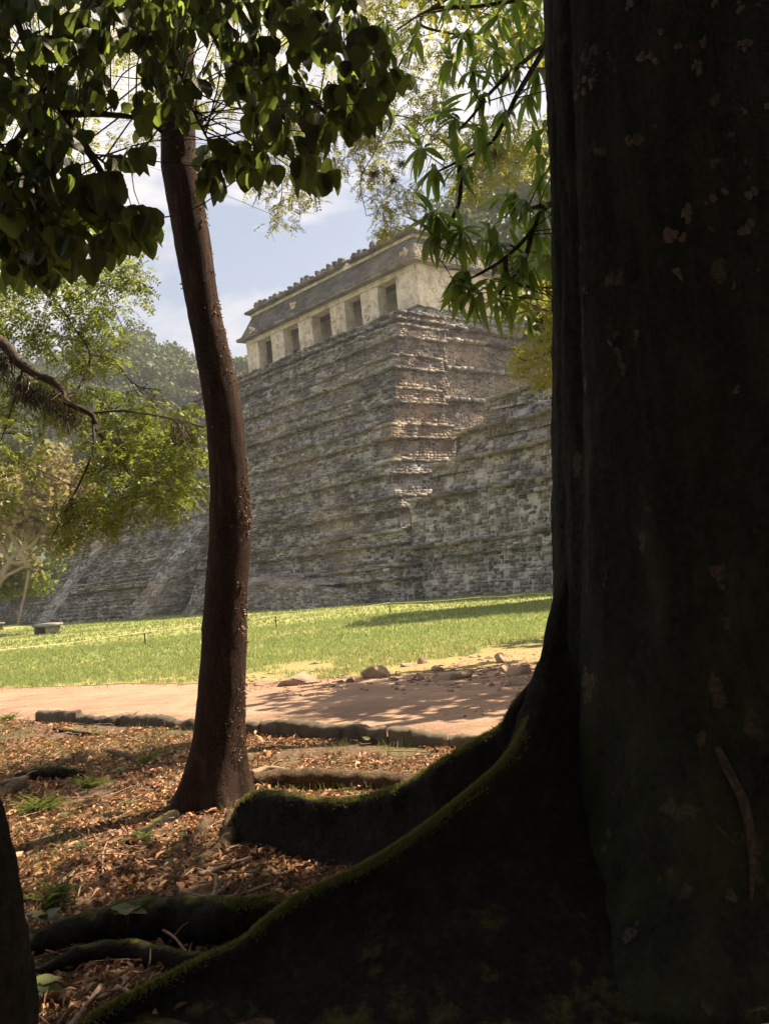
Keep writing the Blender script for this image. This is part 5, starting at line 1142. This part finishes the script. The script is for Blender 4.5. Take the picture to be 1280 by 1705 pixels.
# fallen sticks
sk = [([(88, 1488), (110, 1470), (138, 1448)], .012, 'grey stick slanting in the shade at left'), ([(172, 1462), (172, 1430), (182, 1395)], .007, 'thin crooked twig standing below the slim tree'), ([(332, 1462), (375, 1445), (418, 1428)], .016, 'thick pale stick end pointing at the buttress'), ([(300, 1490), (340, 1492), (390, 1490), (450, 1465)], .014, 'long sunlit stick lying before the buttress'),
      ([(258, 1395), (285, 1397), (312, 1404)], .006, 'thin pale twig below the slim tree roots'), ([(110, 1705), (140, 1670), (168, 1635)], .016, 'reddish stick at the bottom edge'), ([(48, 1602), (85, 1602), (122, 1600)], .005, 'thin straight pale twig beside the close trunk'), ([(262, 1550), (290, 1570), (312, 1590)], .008, 'forked twig in the dark hollow'), ([(250, 1610), (252, 1585), (248, 1570)], .004, 'thin upright twig in the hollow'),
      ([(318, 1560), (345, 1530), (358, 1490), (362, 1475)], .013, 'bent stick leaning over the mossy fallen root'), ([(240, 1610), (270, 1600), (300, 1575), (330, 1555)], .005, 'thin twig across the hollow'), ([(380, 1500), (410, 1510), (440, 1490), (470, 1500)], .014, 'curved sunlit stick beside the mossy ridge'), ([(425, 1348), (470, 1352), (520, 1345)], .01, 'dark stick behind the slim tree'), ([(60, 1480), (120, 1465), (170, 1452)], .006, 'thin twig lying among leaves at left'),
      ([(0, 1300), (40, 1292), (60, 1285)], .03, 'bleached branch stub at the left edge'), ([(420, 1296), (450, 1287), (505, 1290)], .03, 'flat piece of dead wood right of the slim tree'), ([(205, 1220), (230, 1228), (245, 1232)], .008, 'small stick below the kerb'), ([(360, 1420), (330, 1445), (300, 1470)], .008, 'sunlit twig crossing the gnarled root'), ([(345, 1500), (380, 1470), (420, 1455)], .006, 'fine twig on the sunny litter'), ([(160, 1655), (200, 1640), (220, 1650)], .014, 'broken stick above the ridge at the bottom left')]
for q, (pts, w, lab) in enumerate(sk):
    P = []
    for j, (x, y) in enumerate(pts):
        c = gd(x, y, .03); c[2] = gz(c)+w+.012+(.05 if q in (8, 9, 7) else 0)*(j % 2+1)*.6; P.append(c)
    P = np.array(P); mb = MB(); b = P[0].copy(); tube(mb, P-b, np.linspace(w, w*.6, len(P)), 7, 16, .2, 30, q)
    if len(P) > 2 and w > .007:
        m_ = P[len(P)//2]-b; tube(mb, [m_, m_+[.05, .04, .04], m_+[.12, .03, .05]], [w*.5, w*.35, w*.2], 5, 6)
    o = mb.build('stick', M_STICK); o.location = b; tag(o, lab, 'stick', 'sticks on the forest floor')
mb = MB()
for q in range(420):
    Y = r.uniform(3.4, 13); X = Y*r.uniform(-.48, .1)
    if Y > kerby(X)-.1 or (Y < 3.9 and X > -1.15): continue
    a = r.uniform(0, 3.14); L_ = r.uniform(.04, .22); d = np.array([math.cos(a), math.sin(a), 0])*L_; c = np.array([X, Y, 0]); 
    P = [c-d, c+r.normal(0, .1, 3)*L_, c+d]; P = [np.array([p[0], p[1], gz(p)+.02+r.uniform(0, .02)]) for p in P]; tube(mb, P, r.uniform(.0015, .005), 5, 6)
tag(mb.build('twig_litter', M_STICK), 'fine dry twigs scattered through the dead leaves', 'twigs', kind='stuff')
# bigger roots and logs on the floor
def floor_root(name, pts, w, lab, cat, mat, hs=None, grp=None, seed=0, seg=14, squash=1.):
    P = []
    for j, (x, y) in enumerate(pts):
        c = gd(x, y); c[2] = gz(c)+(hs[j] if hs else w*.2); P.append(c)
    P = np.array(P); b = P[0].copy(); b[2] = 0; mb = MB(); ww = np.array(w if hasattr(w, '__len__') else np.linspace(w, w*.6, len(P)))
    q, _ = tube(mb, P-b, ww, seg, len(P)*12, .32, 16, seed, squash=squash); o = mb.build(name, mat, None, True); o.location = b; tag(o, lab, cat, grp); return q+b, o
q1, o1 = floor_root('mossy_root', [(40, 1590), (95, 1575), (200, 1560), (300, 1555), (380, 1565), (430, 1560), (480, 1530)], [.05, .08, .10, .11, .10, .08, .05], 'thick dark mossy root lying in the lower left hollow', 'root', M_ROOT, [.0, .02, .05, .07, .08, .08, .06], seed=3)
fz = fuzz(q1+[0, 0, .10], 2200, .6, .97, 9, w=.05); V_ = [v-np.array(o1.location) for v in fz.v]; fz.v = V_; m_o = fz.build('moss', M_MOSS); m_o.parent = o1
floor_root('gnarled_root', [(388, 1372), (384, 1400), (366, 1425), (335, 1445), (305, 1468), (285, 1480)], [.05, .055, .05, .045, .03, .015], 'pale gnarled sunlit root curling down beside the buttress', 'root', M_DEADROOT, [.06, .02, .01, .0, -.01, -.02], seed=5)
floor_root('gnarled_root', [(345, 1370), (330, 1395), (300, 1412), (275, 1440), (255, 1470)], [.045, .04, .04, .03, .015], 'shorter pale root below the slim tree base', 'root', M_DEADROOT, [.02, .0, -.01, -.01, -.02], seed=6)
floor_root('log', [(425, 1312), (480, 1306), (560, 1304), (640, 1306), (690, 1300)], [.06, .08, .085, .08, .06], 'old log lying behind the buttress to the right of the slim tree', 'log', M_DEADROOT, [.03, .05, .06, .05, .03], seed=7)
floor_root('log', [(30, 1290), (70, 1292), (105, 1290), (140, 1288)], [.04, .07, .07, .04], 'short dark log with a hollow in the leaves at the left', 'log', M_ROOT, [.02, .04, .04, .02], seed=8)
floor_root('root_ridge', [(-30, 1330), (20, 1312), (45, 1298)], [.05, .06, .03], 'bleached root end entering from the left edge', 'root', M_DEADROOT, [.03, .04, .02], seed=9)
floor_root('root_ridge', [(60, 1285), (110, 1262), (170, 1245), (240, 1262), (330, 1240)], [.02, .035, .045, .04, .03], 'low root half buried in leaves left of the slim tree', 'root', M_DEADROOT, [-.02, .0, .005, .0, -.01], seed=10)
floor_root('root_ridge', [(90, 1215), (130, 1220), (180, 1222)], [.02, .035, .02], 'dark bit of root showing just below the kerb', 'root', M_ROOT, [.0, .02, .0], seed=11)
floor_root('root_ridge', [(60, 1620), (140, 1600), (220, 1590), (320, 1612), (390, 1590)], [.03, .05, .05, .045, .03], 'low mossy root crossing the hollow in front of the thick one', 'root', M_ROOT, [.0, .03, .04, .03, .0], seed=12)
floor_root('root_ridge', [(150, 1440), (200, 1415), (250, 1385), (290, 1362)], [.02, .03, .035, .05], 'dark root running down left from the slim tree base', 'root', M_ROOT, [-.01, .0, .01, .02], seed=13)
mb = MB(); mb.add(BOXV*[2000, 2100, 170]+[0, 350, 80], BOXF)
hm = bpy.data.materials.new('pale_air'); hm.use_nodes = True; hn = hm.node_tree; hn.nodes.clear()
ho = N(hn, 'ShaderNodeOutputMaterial'); hv = N(hn, 'ShaderNodeVolumePrincipled'); hv.inputs['Density'].default_value = .00044; hv.inputs['Color'].default_value = (.93, .95, 1, 1); hv.inputs['Anisotropy'].default_value = .3
hn.links.new(hv.outputs[0], ho.inputs['Volume'])
tag(mb.build('haze', hm), 'thin pale sunlit air', 'haze', kind='stuff')
